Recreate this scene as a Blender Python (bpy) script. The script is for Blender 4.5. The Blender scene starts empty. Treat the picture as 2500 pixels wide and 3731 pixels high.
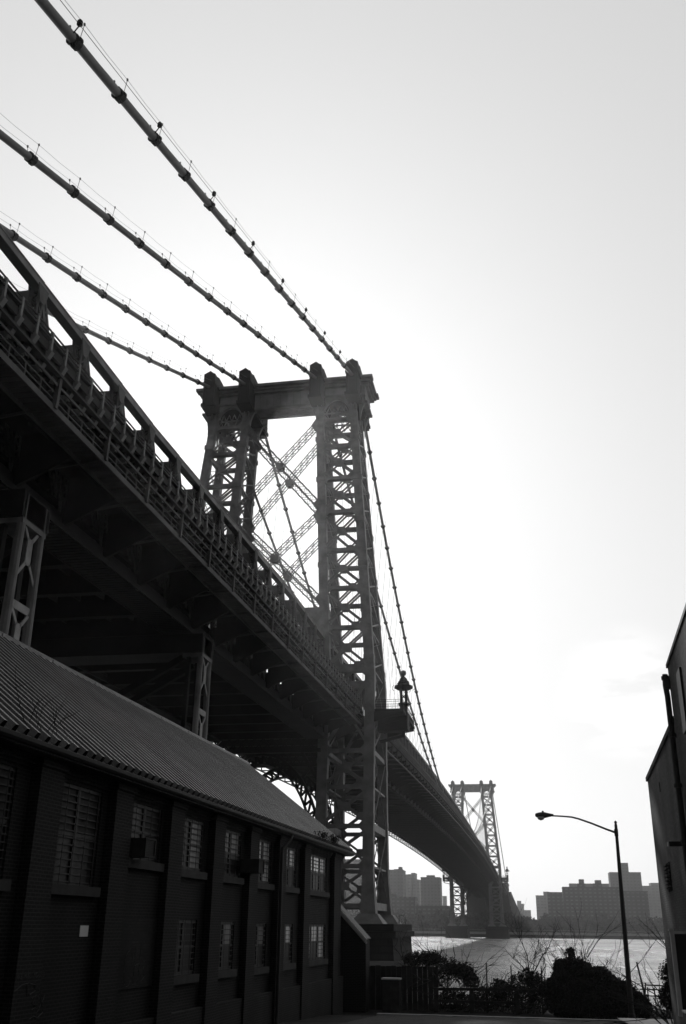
import bpy, math, random
from mathutils import Vector, Matrix
random.seed(7)
scene = bpy.context.scene
COL = scene.collection
R = math.radians

# ------------------------------------------------------------------ camera
# world: +Y runs along the bridge across the river, +X is upstream, Z=0 is the water
CAM = Vector((35.206, -134.598, 6.197))
cam = bpy.data.cameras.new('camera'); camo = bpy.data.objects.new('camera', cam); COL.objects.link(camo)
fwd = Vector((-0.17171, 0.904715, 0.38988)); right = Vector((0.982461, 0.186466, 0.0)); up = Vector((0.072699, -0.383042, 0.920866))
a_ = 0.01237                                    # slight roll of the camera
r2 = right * math.cos(a_) + up * math.sin(a_)
u2 = up * math.cos(a_) - right * math.sin(a_)
camo.matrix_world = Matrix(((r2.x, u2.x, -fwd.x, CAM.x), (r2.y, u2.y, -fwd.y, CAM.y), (r2.z, u2.z, -fwd.z, CAM.z), (0, 0, 0, 1)))
cam.sensor_fit = 'VERTICAL'; cam.sensor_height = 36; cam.lens = 36 * 3552.5 / 3731
cam.clip_start = 0.1; cam.clip_end = 20000
scene.camera = camo
scene.render.resolution_x = 686; scene.render.resolution_y = 1024

# ------------------------------------------------------------------ sky, sun, exposure
SUN = Vector((-0.2630, 0.8640, 0.4441)).normalized()
elev = math.asin(SUN.z); azim = math.atan2(SUN.x, SUN.y)
w = bpy.data.worlds.new("World"); scene.world = w; w.use_nodes = True
nt = w.node_tree; nt.nodes.clear()
out = nt.nodes.new('ShaderNodeOutputWorld'); bg = nt.nodes.new('ShaderNodeBackground')
sky = nt.nodes.new('ShaderNodeTexSky'); sky.sky_type = 'NISHITA'; sky.sun_disc = False
sky.sun_elevation = elev; sky.sun_rotation = azim
sky.air_density = 1.0; sky.dust_density = 1.5; sky.ozone_density = 1.0
bw = nt.nodes.new('ShaderNodeRGBToBW')
tc = nt.nodes.new('ShaderNodeTexCoord'); mp = nt.nodes.new('ShaderNodeMapping'); mp.inputs['Scale'].default_value = (1, 1, 3.2)
cl = nt.nodes.new('ShaderNodeTexNoise'); cl.inputs['Scale'].default_value = 11; cl.inputs['Detail'].default_value = 7; cl.inputs['Roughness'].default_value = .55
mr = nt.nodes.new('ShaderNodeMapRange'); mr.inputs[1].default_value = .42; mr.inputs[2].default_value = .56; mr.inputs[3].default_value = .0; mr.inputs[4].default_value = .16
mu = nt.nodes.new('ShaderNodeMath'); mu.operation = 'MULTIPLY'
nt.links.new(tc.outputs['Generated'], mp.inputs['Vector']); nt.links.new(mp.outputs[0], cl.inputs['Vector'])
nt.links.new(cl.outputs['Fac'], mr.inputs[0])
cd = nt.nodes.new('ShaderNodeVectorMath'); cd.operation = 'DOT_PRODUCT'; cd.inputs[1].default_value = (.098, .9725, .2095)   # low cumulus bank over the far shore
cm = nt.nodes.new('ShaderNodeMapRange'); cm.interpolation_type = 'SMOOTHSTEP'; cm.inputs[1].default_value = math.cos(R(4.6)); cm.inputs[2].default_value = math.cos(R(1.2))
cx2 = nt.nodes.new('ShaderNodeMath'); cx2.operation = 'MULTIPLY_ADD'; cx2.inputs[2].default_value = .955
nt.links.new(tc.outputs['Generated'], cd.inputs[0]); nt.links.new(cd.outputs['Value'], cm.inputs[0])
nt.links.new(mr.outputs[0], cx2.inputs[0]); nt.links.new(cm.outputs[0], cx2.inputs[1])
pw = nt.nodes.new('ShaderNodeMath'); pw.operation = 'POWER'; pw.inputs[1].default_value = .25
m2 = nt.nodes.new('ShaderNodeMath'); m2.operation = 'MULTIPLY'; m2.inputs[1].default_value = 3.02
nt.links.new(sky.outputs[0], bw.inputs[0]); nt.links.new(bw.outputs[0], pw.inputs[0]); nt.links.new(pw.outputs[0], m2.inputs[0]); nt.links.new(m2.outputs[0], mu.inputs[0]); nt.links.new(cx2.outputs[0], mu.inputs[1])
dt = nt.nodes.new('ShaderNodeVectorMath'); dt.operation = 'DOT_PRODUCT'; dt.inputs[1].default_value = tuple(SUN)
nt.links.new(tc.outputs['Generated'], dt.inputs[0])
dr = nt.nodes.new('ShaderNodeMapRange'); dr.interpolation_type = 'SMOOTHSTEP'; dr.inputs[1].default_value = -.35; dr.inputs[2].default_value = .55; dr.inputs[3].default_value = .3; dr.inputs[4].default_value = 1.0
nt.links.new(dt.outputs['Value'], dr.inputs[0]); m3 = nt.nodes.new('ShaderNodeMath'); m3.operation = 'MULTIPLY'
nt.links.new(mu.outputs[0], m3.inputs[0]); nt.links.new(dr.outputs[0], m3.inputs[1])
nt.links.new(m3.outputs[0], bg.inputs['Color']); nt.links.new(bg.outputs[0], out.inputs['Surface'])
bg.inputs['Strength'].default_value = 0.15
sl = bpy.data.lights.new('sun', 'SUN'); sl.energy = 1.5; sl.angle = R(0.5); sl.color = (1, 1, 1)
so = bpy.data.objects.new('sun', sl); COL.objects.link(so)
so.rotation_euler = SUN.to_track_quat('Z', 'Y').to_euler(); so.location = (0, 0, 300)
scene.view_settings.view_transform = 'Standard'; scene.view_settings.look = 'None'
scene.view_settings.gamma = 1.0; scene.view_settings.use_curve_mapping = False
scene.view_settings.exposure = 0.24

# ------------------------------------------------------------------ materials
def mat(name, v, rough=.7, spec=.3, metal=0, noise=0, nscale=1.0, bump=0, bscale=8, stretch=(1, 1, 1)):
    m = bpy.data.materials.new(name); m.use_nodes = True; t = m.node_tree; b = t.nodes['Principled BSDF']
    b.inputs['Base Color'].default_value = (v, v, v, 1); b.inputs['Roughness'].default_value = rough
    b.inputs['Specular IOR Level'].default_value = spec; b.inputs['Metallic'].default_value = metal
    if noise or bump:
        c = t.nodes.new('ShaderNodeTexCoord'); p = t.nodes.new('ShaderNodeMapping'); p.inputs['Scale'].default_value = stretch
        t.links.new(c.outputs['Object'], p.inputs['Vector'])
    if noise:
        n = t.nodes.new('ShaderNodeTexNoise'); n.inputs['Scale'].default_value = nscale; n.inputs['Detail'].default_value = 6
        k = t.nodes.new('ShaderNodeMapRange'); k.inputs[1].default_value = .3; k.inputs[2].default_value = .7
        k.inputs[3].default_value = v * (1 - noise); k.inputs[4].default_value = v * (1 + noise)
        t.links.new(p.outputs[0], n.inputs['Vector']); t.links.new(n.outputs['Fac'], k.inputs[0]); t.links.new(k.outputs[0], b.inputs['Base Color'])
    if bump:
        n = t.nodes.new('ShaderNodeTexNoise'); n.inputs['Scale'].default_value = bscale; n.inputs['Detail'].default_value = 5
        q = t.nodes.new('ShaderNodeBump'); q.inputs['Strength'].default_value = bump; q.inputs['Distance'].default_value = .1
        t.links.new(p.outputs[0], n.inputs['Vector']); t.links.new(n.outputs['Fac'], q.inputs['Height']); t.links.new(q.outputs[0], b.inputs['Normal'])
    return m

def brick_mat(name, v, mortar, scale=1.0, rough=.85, axis='YZ', spec=.15, noise=.45):
    m = bpy.data.materials.new(name); m.use_nodes = True; t = m.node_tree; b = t.nodes['Principled BSDF']
    b.inputs['Roughness'].default_value = rough; b.inputs['Specular IOR Level'].default_value = spec
    c = t.nodes.new('ShaderNodeTexCoord'); s = t.nodes.new('ShaderNodeSeparateXYZ'); k = t.nodes.new('ShaderNodeCombineXYZ')
    t.links.new(c.outputs['Object'], s.inputs[0])
    ad = t.nodes.new('ShaderNodeMath'); ad.operation = 'ADD'
    t.links.new(s.outputs['X'], ad.inputs[0]); t.links.new(s.outputs['Y'], ad.inputs[1])
    t.links.new(ad.outputs[0], k.inputs['X']); t.links.new(s.outputs['Z'], k.inputs['Y'])
    r = t.nodes.new('ShaderNodeTexBrick'); r.inputs['Scale'].default_value = scale
    r.inputs['Color1'].default_value = (v, v, v, 1); r.inputs['Color2'].default_value = (v * .6, v * .6, v * .6, 1)
    r.inputs['Mortar'].default_value = (mortar, mortar, mortar, 1); r.inputs['Mortar Size'].default_value = .012
    r.inputs['Brick Width'].default_value = .21; r.inputs['Row Height'].default_value = .07
    t.links.new(k.outputs[0], r.inputs['Vector'])
    n = t.nodes.new('ShaderNodeTexNoise'); n.inputs['Scale'].default_value = .5; n.inputs['Detail'].default_value = 8
    mp_ = t.nodes.new('ShaderNodeMapping'); mp_.inputs['Scale'].default_value = (1, 1, .25)
    t.links.new(c.outputs['Object'], mp_.inputs['Vector']); t.links.new(mp_.outputs[0], n.inputs['Vector'])
    g = t.nodes.new('ShaderNodeMapRange'); g.inputs[1].default_value = .3; g.inputs[2].default_value = .7; g.inputs[3].default_value = 1 - noise; g.inputs[4].default_value = 1 + noise
    x = t.nodes.new('ShaderNodeVectorMath'); x.operation = 'SCALE'
    t.links.new(n.outputs['Fac'], g.inputs[0]); t.links.new(r.outputs['Color'], x.inputs[0]); t.links.new(g.outputs[0], x.inputs['Scale'])
    t.links.new(x.outputs[0], b.inputs['Base Color'])
    q = t.nodes.new('ShaderNodeBump'); q.inputs['Strength'].default_value = .6; q.inputs['Distance'].default_value = .02; q.invert = True
    t.links.new(r.outputs['Fac'], q.inputs['Height']); t.links.new(q.outputs[0], b.inputs['Normal'])
    return m

def tower_block_mat(name, v, wv, bw_=3.2, rh=2.8):
    """distant apartment block: rows of darker windows"""
    m = brick_mat(name, wv, v, 1.0, .9, noise=.12)
    r = [n for n in m.node_tree.nodes if n.type == 'TEX_BRICK'][0]
    r.inputs['Color2'].default_value = (wv * 1.3, wv * 1.3, wv * 1.3, 1)
    r.offset = 0; r.inputs['Brick Width'].default_value = bw_; r.inputs['Row Height'].default_value = rh; r.inputs['Mortar Size'].default_value = .9
    return m

M = {}
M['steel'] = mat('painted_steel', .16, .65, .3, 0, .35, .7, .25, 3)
M['steel_dark'] = mat('dark_shaded_steel', .01, .75, .2, 0, .4, .5, .2, 2)  # dark fitting steel; on undersides and soffits it paints in the shade
M['steel_deck'] = mat('darker_deck_steel', .055, .7, .25, 0, .4, .7, .2, 3)  # deck parts a step darker than the tower steel
M['steel_panel'] = mat('skylit_panel_steel', .2, .65, .3, 0, .2, .7)  # lighter copy of the steel, skylight painted onto the front panels
M['steel_pale'] = mat('pale_steel', .24, .6, .3, 0, .3, 1.5)  # lighter tone for outer right braces, lacing, globes and hoops
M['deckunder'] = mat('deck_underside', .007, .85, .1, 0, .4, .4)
M['cable'] = mat('painted_cable', .13, .55, .35, 0, .25, 1.0, .1, 6)
M['rope'] = mat('wire_rope', .2, .5, .4)
M['stone'] = brick_mat('granite_blocks', .02, .01, .09, .9)
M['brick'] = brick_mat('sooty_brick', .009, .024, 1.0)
M['brick_patch'] = brick_mat('newer_brick', .022, .014, 1.0)
M['brick_r'] = brick_mat('grey_painted_brick', .11, .07, 1.0, noise=.35)
M['sill'] = mat('stone_sill', .022, .8, .2, 0, .3, 4)
M['frame'] = mat('window_frame', .012, .6, .3)
M['glass'] = mat('old_glass', .01, .4, .08)
M['shade'] = mat('frosted_pane_sky_bright', .45, .22, .7, 0, .3, 5)  # frosted panes in three tones, sky reflection painted into the colour
M['shade_mid'] = mat('frosted_pane_sky_mid', .1, .4, .3, 0, .3, 5)
M['shade_dim'] = mat('frosted_pane_sky_dim', .022, .6, .1, 0, .3, 5)
M['roof'] = mat('corrugated_roof_metal', .12, .33, .5, .8, .3, .8, .1, 14)
M['gutter'] = mat('gutter_metal', .012, .6, .3)
M['asphalt'] = mat('asphalt', .025, .85, .25, 0, .45, 1.5, .5, 30)
M['ground'] = mat('dirt_ground', .02, .95, .1, 0, .5, .8, .6, 6)
M['curb'] = mat('kerb_concrete', .25, .8, .2, 0, .3, 3)
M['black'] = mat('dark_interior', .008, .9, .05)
M['pole'] = mat('galvanised_pole', .02, .55, .3, .2, .2, 2)
M['lens'] = mat('lamp_lens', .35, .15, .5)
M['leaf'] = mat('leaf', .01, .8, .15, 0, .5, 3)
M['bark'] = mat('bark', .02, .9, .1, 0, .4, 6)
M['wood'] = mat('weathered_wood', .015, .85, .15, 0, .4, 3)
M['white'] = mat('pale_paint', .5, .6, .3, 0, .15, 4)
M['paper'] = mat('paper_notice', .6, .8, .2)
M['spray'] = mat('spray_paint', .06, .8, .1, 0, .5, 14)
M['box'] = mat('cabinet_paint', .025, .7, .3, 0, .5, 3)
M['tree_far'] = mat('far_foliage', .045, .9, .05, 0, .5, .12)
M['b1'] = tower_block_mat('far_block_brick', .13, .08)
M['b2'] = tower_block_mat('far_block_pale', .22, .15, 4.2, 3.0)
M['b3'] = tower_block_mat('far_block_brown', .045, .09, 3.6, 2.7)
# river: dark water with wind ripples
m = bpy.data.materials.new('river_water'); m.use_nodes = True; t = m.node_tree; b = t.nodes['Principled BSDF']
b.inputs['Base Color'].default_value = (.02, .02, .02, 1); b.inputs['Roughness'].default_value = .3; b.inputs['IOR'].default_value = 1.8
c = t.nodes.new('ShaderNodeTexCoord')
def nz(scale, st, det=4):
    p = t.nodes.new('ShaderNodeMapping'); p.inputs['Scale'].default_value = st; t.links.new(c.outputs['Object'], p.inputs['Vector'])
    n = t.nodes.new('ShaderNodeTexNoise'); n.inputs['Scale'].default_value = scale; n.inputs['Detail'].default_value = det
    t.links.new(p.outputs[0], n.inputs['Vector']); return n
n1 = nz(.9, (1, .8, 1), 8); n2 = nz(.09, (1, .5, 1), 3)
ad = t.nodes.new('ShaderNodeMath'); ad.operation = 'ADD'; mm = t.nodes.new('ShaderNodeMath'); mm.operation = 'MULTIPLY'; mm.inputs[1].default_value = 3.0
t.links.new(n2.outputs['Fac'], mm.inputs[0]); t.links.new(n1.outputs['Fac'], ad.inputs[0]); t.links.new(mm.outputs[0], ad.inputs[1])
q = t.nodes.new('ShaderNodeBump'); q.inputs['Strength'].default_value = 1.0; q.inputs['Distance'].default_value = 1.6
t.links.new(ad.outputs[0], q.inputs['Height']); t.links.new(q.outputs[0], b.inputs['Normal'])
gn = nz(.02, (1, .45, 1), 4); gr2 = t.nodes.new('ShaderNodeMapRange'); gr2.inputs[1].default_value = .35; gr2.inputs[2].default_value = .65; gr2.inputs[3].default_value = .16; gr2.inputs[4].default_value = .4
t.links.new(gn.outputs['Fac'], gr2.inputs[0]); t.links.new(gr2.outputs[0], b.inputs['Roughness'])
M['water'] = m

# ------------------------------------------------------------------ mesh helpers
class MB:
    def __init__(s): s.v = []; s.f = []
    def add(s, v, f):
        n = len(s.v); s.v += [tuple(x) for x in v]; s.f += [tuple(i + n for i in q) for q in f]
    def box(s, x0, x1, y0, y1, z0, z1):
        s.add([(x0, y0, z0), (x1, y0, z0), (x1, y1, z0), (x0, y1, z0), (x0, y0, z1), (x1, y0, z1), (x1, y1, z1), (x0, y1, z1)],
              [(0, 3, 2, 1), (4, 5, 6, 7), (0, 1, 5, 4), (1, 2, 6, 5), (2, 3, 7, 6), (3, 0, 4, 7)])
    def bar(s, p, q, w, h=None, upv=(0, 0, 1), w2=None, h2=None):
        """beam p->q; w across (perp to up), h along up"""
        h = h or w; w2 = w2 or w; h2 = h2 or h
        p = Vector(p); q = Vector(q); d = (q - p)
        if d.length < 1e-6: return
        d.normalize(); u = Vector(upv)
        sd = d.cross(u)
        if sd.length < 1e-3: sd = d.cross(Vector((1, 0, 0)) if abs(d.x) < .9 else Vector((0, 1, 0)))
        sd.normalize(); u = sd.cross(d).normalized()
        V = []
        for c_, ww, hh in ((p, w, h), (q, w2, h2)):
            for a, b_ in ((-1, -1), (1, -1), (1, 1), (-1, 1)): V.append(c_ + sd * (a * ww / 2) + u * (b_ * hh / 2))
        s.add(V, [(0, 1, 2, 3), (7, 6, 5, 4), (0, 4, 5, 1), (1, 5, 6, 2), (2, 6, 7, 3), (3, 7, 4, 0)])
    def tube(s, pts, r, n=10, r2=None, cap=True):
        pts = [Vector(p) for p in pts]; m_ = len(pts); base = len(s.v); prev = None
        for i, p in enumerate(pts):
            d = (pts[min(i + 1, m_ - 1)] - pts[max(i - 1, 0)]).normalized()
            if prev is None:
                a = d.cross(Vector((0, 0, 1)))
                if a.length < 1e-3: a = d.cross(Vector((1, 0, 0)))
            else: a = prev - d * prev.dot(d)
            a.normalize(); prev = a; b_ = d.cross(a)
            rr = r if r2 is None else r + (r2 - r) * i / (m_ - 1)
            if isinstance(r, (list, tuple)): rr = r[i]
            for k in range(n):
                t_ = 2 * math.pi * k / n; s.v.append(tuple(p + a * (rr * math.cos(t_)) + b_ * (rr * math.sin(t_))))
        for i in range(m_ - 1):
            for k in range(n):
                k2 = (k + 1) % n; s.f.append((base + i * n + k, base + i * n + k2, base + (i + 1) * n + k2, base + (i + 1) * n + k))
        if cap:
            s.f.append(tuple(base + k for k in reversed(range(n)))); s.f.append(tuple(base + (m_ - 1) * n + k for k in range(n)))
    def quad(s, a, b_, c_, d): s.add([a, b_, c_, d], [(0, 1, 2, 3)])
    def prism(s, poly, axis, lo, hi):
        """poly: list of 2D points, extruded along axis"""
        n = len(poly); V = []
        for e in (lo, hi):
            for (a, b_) in poly:
                V.append({'x': (e, a, b_), 'y': (a, e, b_), 'z': (a, b_, e)}[axis])
        F = [tuple(range(n)), tuple(reversed(range(n, 2 * n)))] + [(i, i + n, (i + 1) % n + n, (i + 1) % n) for i in range(n)]
        s.add(V, F)
    def build(s, name, m_, parent=None, smooth=False, loc=None):
        me = bpy.data.meshes.new(name); me.from_pydata(s.v, [], s.f); me.materials.append(m_)
        me.update()
        import bmesh
        bm = bmesh.new(); bm.from_mesh(me); bmesh.ops.recalc_face_normals(bm, faces=bm.faces); bm.to_mesh(me); bm.free()
        if smooth:
            for p in me.polygons: p.use_smooth = True
        o = bpy.data.objects.new(name, me); COL.objects.link(o)
        if parent: o.parent = parent
        if loc: o.location = loc
        return o

def tag(o, label=None, cat=None, group=None, kind=None):
    if label: o['label'] = label
    if cat: o['category'] = cat
    if group: o['group'] = group
    if kind: o['kind'] = kind
    return o
def empty(name, loc=(0, 0, 0), rz=0):
    o = bpy.data.objects.new(name, None); COL.objects.link(o); o.location = loc; o.rotation_euler = (0, 0, rz); o.empty_display_size = .5; return o
def copy_tree(o, parent=None, loc=None, recurse=True):
    c_ = o.copy(); COL.objects.link(c_)
    if parent is not None: c_.parent = parent
    if loc is not None: c_.location = loc
    if recurse:
        for ch in list(o.children): copy_tree(ch, c_)
    return c_

# ------------------------------------------------------------------ setting
def grid_sheet(name, m_, xs, ys, zf):
    mb = MB(); nx, ny = len(xs), len(ys)
    for y in ys:
        for x in xs: mb.v.append((x, y, zf(x, y)))
    for j in range(ny - 1):
        for i in range(nx - 1): mb.f.append((j * nx + i, j * nx + i + 1, (j + 1) * nx + i + 1, (j + 1) * nx + i))
    return mb.build(name, m_, smooth=True)
mb = MB(); mb.quad((-1200, -600, 0), (1500, -600, 0), (1500, 2200, 0), (-1200, 2200, 0))
tag(mb.build('water', M['water']), 'sunlit river with wind ripples between the street end and the far shore', 'river', kind='structure')

def gz(x, y):
    z = 4.62 if y < -134 else (4.62 - (y + 134) / 48 * 2.1 if y < -86 else 2.52)
    if x > 21:
        if y > -78: z = 2.52 - (y + 78) / 6 * 4
    else:
        if y > -16: z = 2.52 - (y + 16) / 5 * 4
    return max(z, -2)
xs = [-400, -200, -100, -60, -30, -10, 0, 10, 16, 20.9, 21.1, 23, 25, 27, 29, 31, 33, 35, 37, 39, 41, 45, 60, 100, 200, 400]
ys = [-400, -250, -180, -150, -140, -134, -128, -120, -110, -100, -95, -90, -86, -82, -80, -78, -77, -76, -75, -73, -70, -60, -40, -20, -16, -14, -12, -8, 0]
gr = grid_sheet('ground', M['ground'], xs, ys, lambda x, y: gz(x, y) + (0 if y < -95 else .05 * math.sin(x * 3.1 + y * 2.3)))
tag(gr, 'dark dirt bank at the end of the street under the bridge', 'ground', kind='structure')
road = grid_sheet('road', M['asphalt'], [28.4, 33, 37.9], [-400, -134, -128, -120, -110, -100, -95, -90, -88.6], lambda x, y: gz(x, y) + .07)
tag(road, 'dark asphalt dead-end street beside the brick works', 'road', kind='structure')
mb = MB()
mb.box(28.2, 40.5, -88.6, -88.3, 2.3, 2.74)
tag(mb.build('kerb', M['curb']), 'worn concrete kerb across the dead end of the street', 'kerb', kind='structure')
pav = grid_sheet('pavement', M['curb'], [38.1, 41.5], [-400, -134, -120, -110, -100, -95, -90, -88.7], lambda x, y: gz(x, y) + .2)
tag(pav, 'narrow concrete pavement below the grey painted wall', 'pavement', kind='structure')
# far shore
def shore(x): return 538 + max(0, (x - 0) * .06) + 6 * math.sin(x * .01)
mb = MB()
X = list(range(-1200, 1501, 50))
for i, x in enumerate(X[:-1]):
    x1 = X[i + 1]
    mb.add([(x, shore(x), -3), (x1, shore(x1), -3), (x1, shore(x1), 2.6), (x, shore(x), 2.6), (x1, 2200, 3.0), (x, 2200, 3.0)], [(0, 1, 2, 3), (3, 2, 4, 5)])
tag(mb.build('far_ground', M['ground']), 'low far bank with a dark sea wall along the water', 'shore', kind='structure')

# ------------------------------------------------------------------ the bridge
LSPAN = 487.7; YC = 1.3
bridge = empty('suspension_bridge', (0, 0, 0))
tag(bridge, 'huge steel suspension bridge with latticed towers crossing the river', 'bridge')
def g(y):
    if y < 0: return .018 * y
    if y > LSPAN: return -.018 * (y - LSPAN)
    u = (y - LSPAN / 2) / (LSPAN / 2); return 3.8 * (1 - u * u)

def tch(y):
    if y > -8: return 0
    T = ((-300, 41.72), (-72, 41.72), (-57, 42.25), (-26, 43.45), (-8, 43.53))
    for (a, za), (b_, zb) in zip(T[:-1], T[1:]):
        if a <= y <= b_: return za + (zb - za) * (y - a) / (b_ - a) - (43.68 + g(y))
    return 0
def dep(z): return 7.0 - (z - 7.4) * .0606          # half depth of the tower along the bridge
def xo_(z): return (15.15 - .65 if z < 38 else 15.15 - .65 - .0725 * (z - 38)) + (max(0, 12 - z) * .03)
def xi_(z): return 8.25 if z < 38 else 8.25 - .052 * (z - 38)
def cp(sx, which, sy, z, off=(0, 0)):
    x = (xo_(z) if which else xi_(z)) * sx; return Vector((x + off[0], YC + sy * dep(z) + off[1], z))

def tapered(mb, sx, wh, sy, zs, w, d_):
    """column following the batter; w x d_ section lists"""
    rings = []
    for z, ww, dd in zip(zs, w, d_):
        c_ = cp(sx, wh, sy, z); rings.append([(c_.x - ww / 2, c_.y - dd / 2, z), (c_.x + ww / 2, c_.y - dd / 2, z), (c_.x + ww / 2, c_.y + dd / 2, z), (c_.x - ww / 2, c_.y + dd / 2, z)])
    V = [p for r_ in rings for p in r_]; F = [(3, 2, 1, 0)]
    for i in range(len(rings) - 1):
        for k in range(4): k2 = (k + 1) % 4; F.append((i * 4 + k, i * 4 + k2, (i + 1) * 4 + k2, (i + 1) * 4 + k))
    n = (len(rings) - 1) * 4; F.append((n, n + 1, n + 2, n + 3)); mb.add(V, F)

UP = [38.9, 44.9, 50.9, 56.9, 63.2, 68.9, 74.6, 79.4]        # full strut levels above the deck
LOW = [8.4, 13.05, 17.95, 22.9, 27.6]                      # below the deck

def make_tower(yoff):
    mb = MB()
    for sx in (-1, 1):
        for wh in (0, 1):
            for sy in (-1, 1):
                tapered(mb, sx, wh, sy, [7.3, 9, 12, 20, 38, 60, 78, 81], [1.95, 1.75, 1.4, 1.35, 1.35, 1.25, 1.15, 1.2], [2.0, 1.7, 1.4, 1.3, 1.3, 1.2, 1.15, 1.3])
                c_ = cp(sx, wh, sy, 7.3)                            # cast shoe
                mb.add([(c_.x + a * 2.1, c_.y + b_ * 2.2, 6.3) for a, b_ in ((-1, -1), (1, -1), (1, 1), (-1, 1))] + [(c_.x + a * 1.15, c_.y + b_ * 1.15, 7.5) for a, b_ in ((-1, -1), (1, -1), (1, 1), (-1, 1))],
                       [(3, 2, 1, 0), (4, 5, 6, 7)] + [(k, (k + 1) % 4, (k + 1) % 4 + 4, k + 4) for k in range(4)])
                for k in range(10):                                 # rivet bands / splice plates
                    z = 12 + 7.1 * k
                    if z > 78: break
                    c_ = cp(sx, wh, sy, z); mb.box(c_.x - .72, c_.x + .72, c_.y - .71, c_.y + .71, z - .35, z + .35)
    tw = mb.build('tower', M['steel'], bridge, loc=(0, yoff, 0))
    # --- leg faces: struts and X braces
    for sx in (-1, 1):
        for sy in (-1, 1):
            for lv, big in [(z, 0) for z in UP[1:]] + [(UP[0], 1)] + [(z, 0) for z in LOW]:
                a = cp(sx, 0, sy, lv); b_ = cp(sx, 1, sy, lv); mb = MB()
                hh = 1.1 if big else .5
                x0, x1 = sorted((a.x, b_.x))
                mb.box(x0 + .55, x1 - .55, a.y - .5, a.y + .5, lv - hh / 2, lv + hh / 2)
                # corner haunches
                for xa, s_ in ((x0 + .6, 1), (x1 - .6, -1)):
                    for e in (-1, 1):
                        mb.prism([(xa, lv + e * (hh / 2 - .02)), (xa + s_ * .6, lv + e * (hh / 2 - .02)), (xa, lv + e * (hh / 2 + .6))], 'y', a.y - .55, a.y - .4)
                mb.build('cross_strut', M['steel'], tw)
            lv = LOW + UP if True else UP
            allz = LOW + [UP[0]] + UP[1:]
            for i in range(len(allz) - 1):
                z0, z1 = allz[i] + .3, allz[i + 1] - .3
                if allz[i] == 27.6: z0, z1 = 27.9, 38.0
                mb = MB()
                A = cp(sx, 0, sy, z0); B_ = cp(sx, 1, sy, z1); C_ = cp(sx, 0, sy, z1); D = cp(sx, 1, sy, z0)
                for o_ in (-.5, .5):
                    for p, q_ in ((A, B_), (C_, D)):
                        p2 = p + Vector((0, o_, 0)); q2 = q_ + Vector((0, o_, 0)); mb.bar(p2, q2, .1, .27)
                    c_ = (A + B_ + C_ + D) / 4
                    mb.prism([(c_.x - .6, c_.z - .25), (c_.x - .3, c_.z - .5), (c_.x + .3, c_.z - .5), (c_.x + .6, c_.z - .25), (c_.x + .6, c_.z + .25), (c_.x + .3, c_.z + .5), (c_.x - .3, c_.z + .5), (c_.x - .6, c_.z + .25)], 'y', c_.y + o_ - .08, c_.y + o_ + .08)
                mb.build('cross_brace', M['steel'], tw)
        # sides of each leg (front column to rear column)
        for wh in (0, 1):
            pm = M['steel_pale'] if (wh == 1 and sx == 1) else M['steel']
            for z0, z1 in ((LOW[0], LOW[2]), (LOW[2], LOW[4])):
                mb = MB(); A = cp(sx, wh, -1, z0); B_ = cp(sx, wh, 1, z1); C_ = cp(sx, wh, -1, z1); D = cp(sx, wh, 1, z0)
                for o_ in (-.5, .5):
                    O = Vector((o_, 0, 0)); mb.bar(A + O, B_ + O, .05, .13, upv=(1, 0, 0)); mb.bar(C_ + O, D + O, .05, .13, upv=(1, 0, 0))
                    mb.bar(A + O, B_ + O, .13, .05, upv=(1, 0, 0)); mb.bar(C_ + O, D + O, .13, .05, upv=(1, 0, 0))
                    c_ = (A + B_ + C_ + D) / 4; mb.bar(c_ + O + Vector((0, 0, -.5)), c_ + O + Vector((0, 0, .5)), .4, .08, upv=(1, 0, 0))
                mb.build('side_brace', pm, tw)
            for z, wd in zip(LOW, (.9, .25, .9, .25, .6)):
                mb = MB(); mb.bar(cp(sx, wh, -1, z), cp(sx, wh, 1, z), .9, wd); mb.build('side_strut', pm, tw)
            zl = [LOW[4]] + UP
            for i in range(len(zl) - 1):
                z0, z1 = zl[i], zl[i + 1]; mb = MB(); zm = (z0 + z1) / 2
                for o_ in (-.5, .5):
                    O = Vector((o_, 0, 0))
                    mb.bar(cp(sx, wh, -1, z1) + O, cp(sx, wh, 1, zm) + O, .22, .06, upv=(1, 0, 0)); mb.bar(cp(sx, wh, 1, zm) + O, cp(sx, wh, -1, z0) + O, .22, .06, upv=(1, 0, 0))
                    mb.bar(cp(sx, wh, 1, z1) + O, cp(sx, wh, -1, zm) + O, .06, .05); mb.bar(cp(sx, wh, -1, zm) + O, cp(sx, wh, 1, z0) + O, .06, .05)
                mb.bar(cp(sx, wh, -1, z0), cp(sx, wh, 1, z0), .8, .22)
                mb.build('side_brace', pm, tw)
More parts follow.
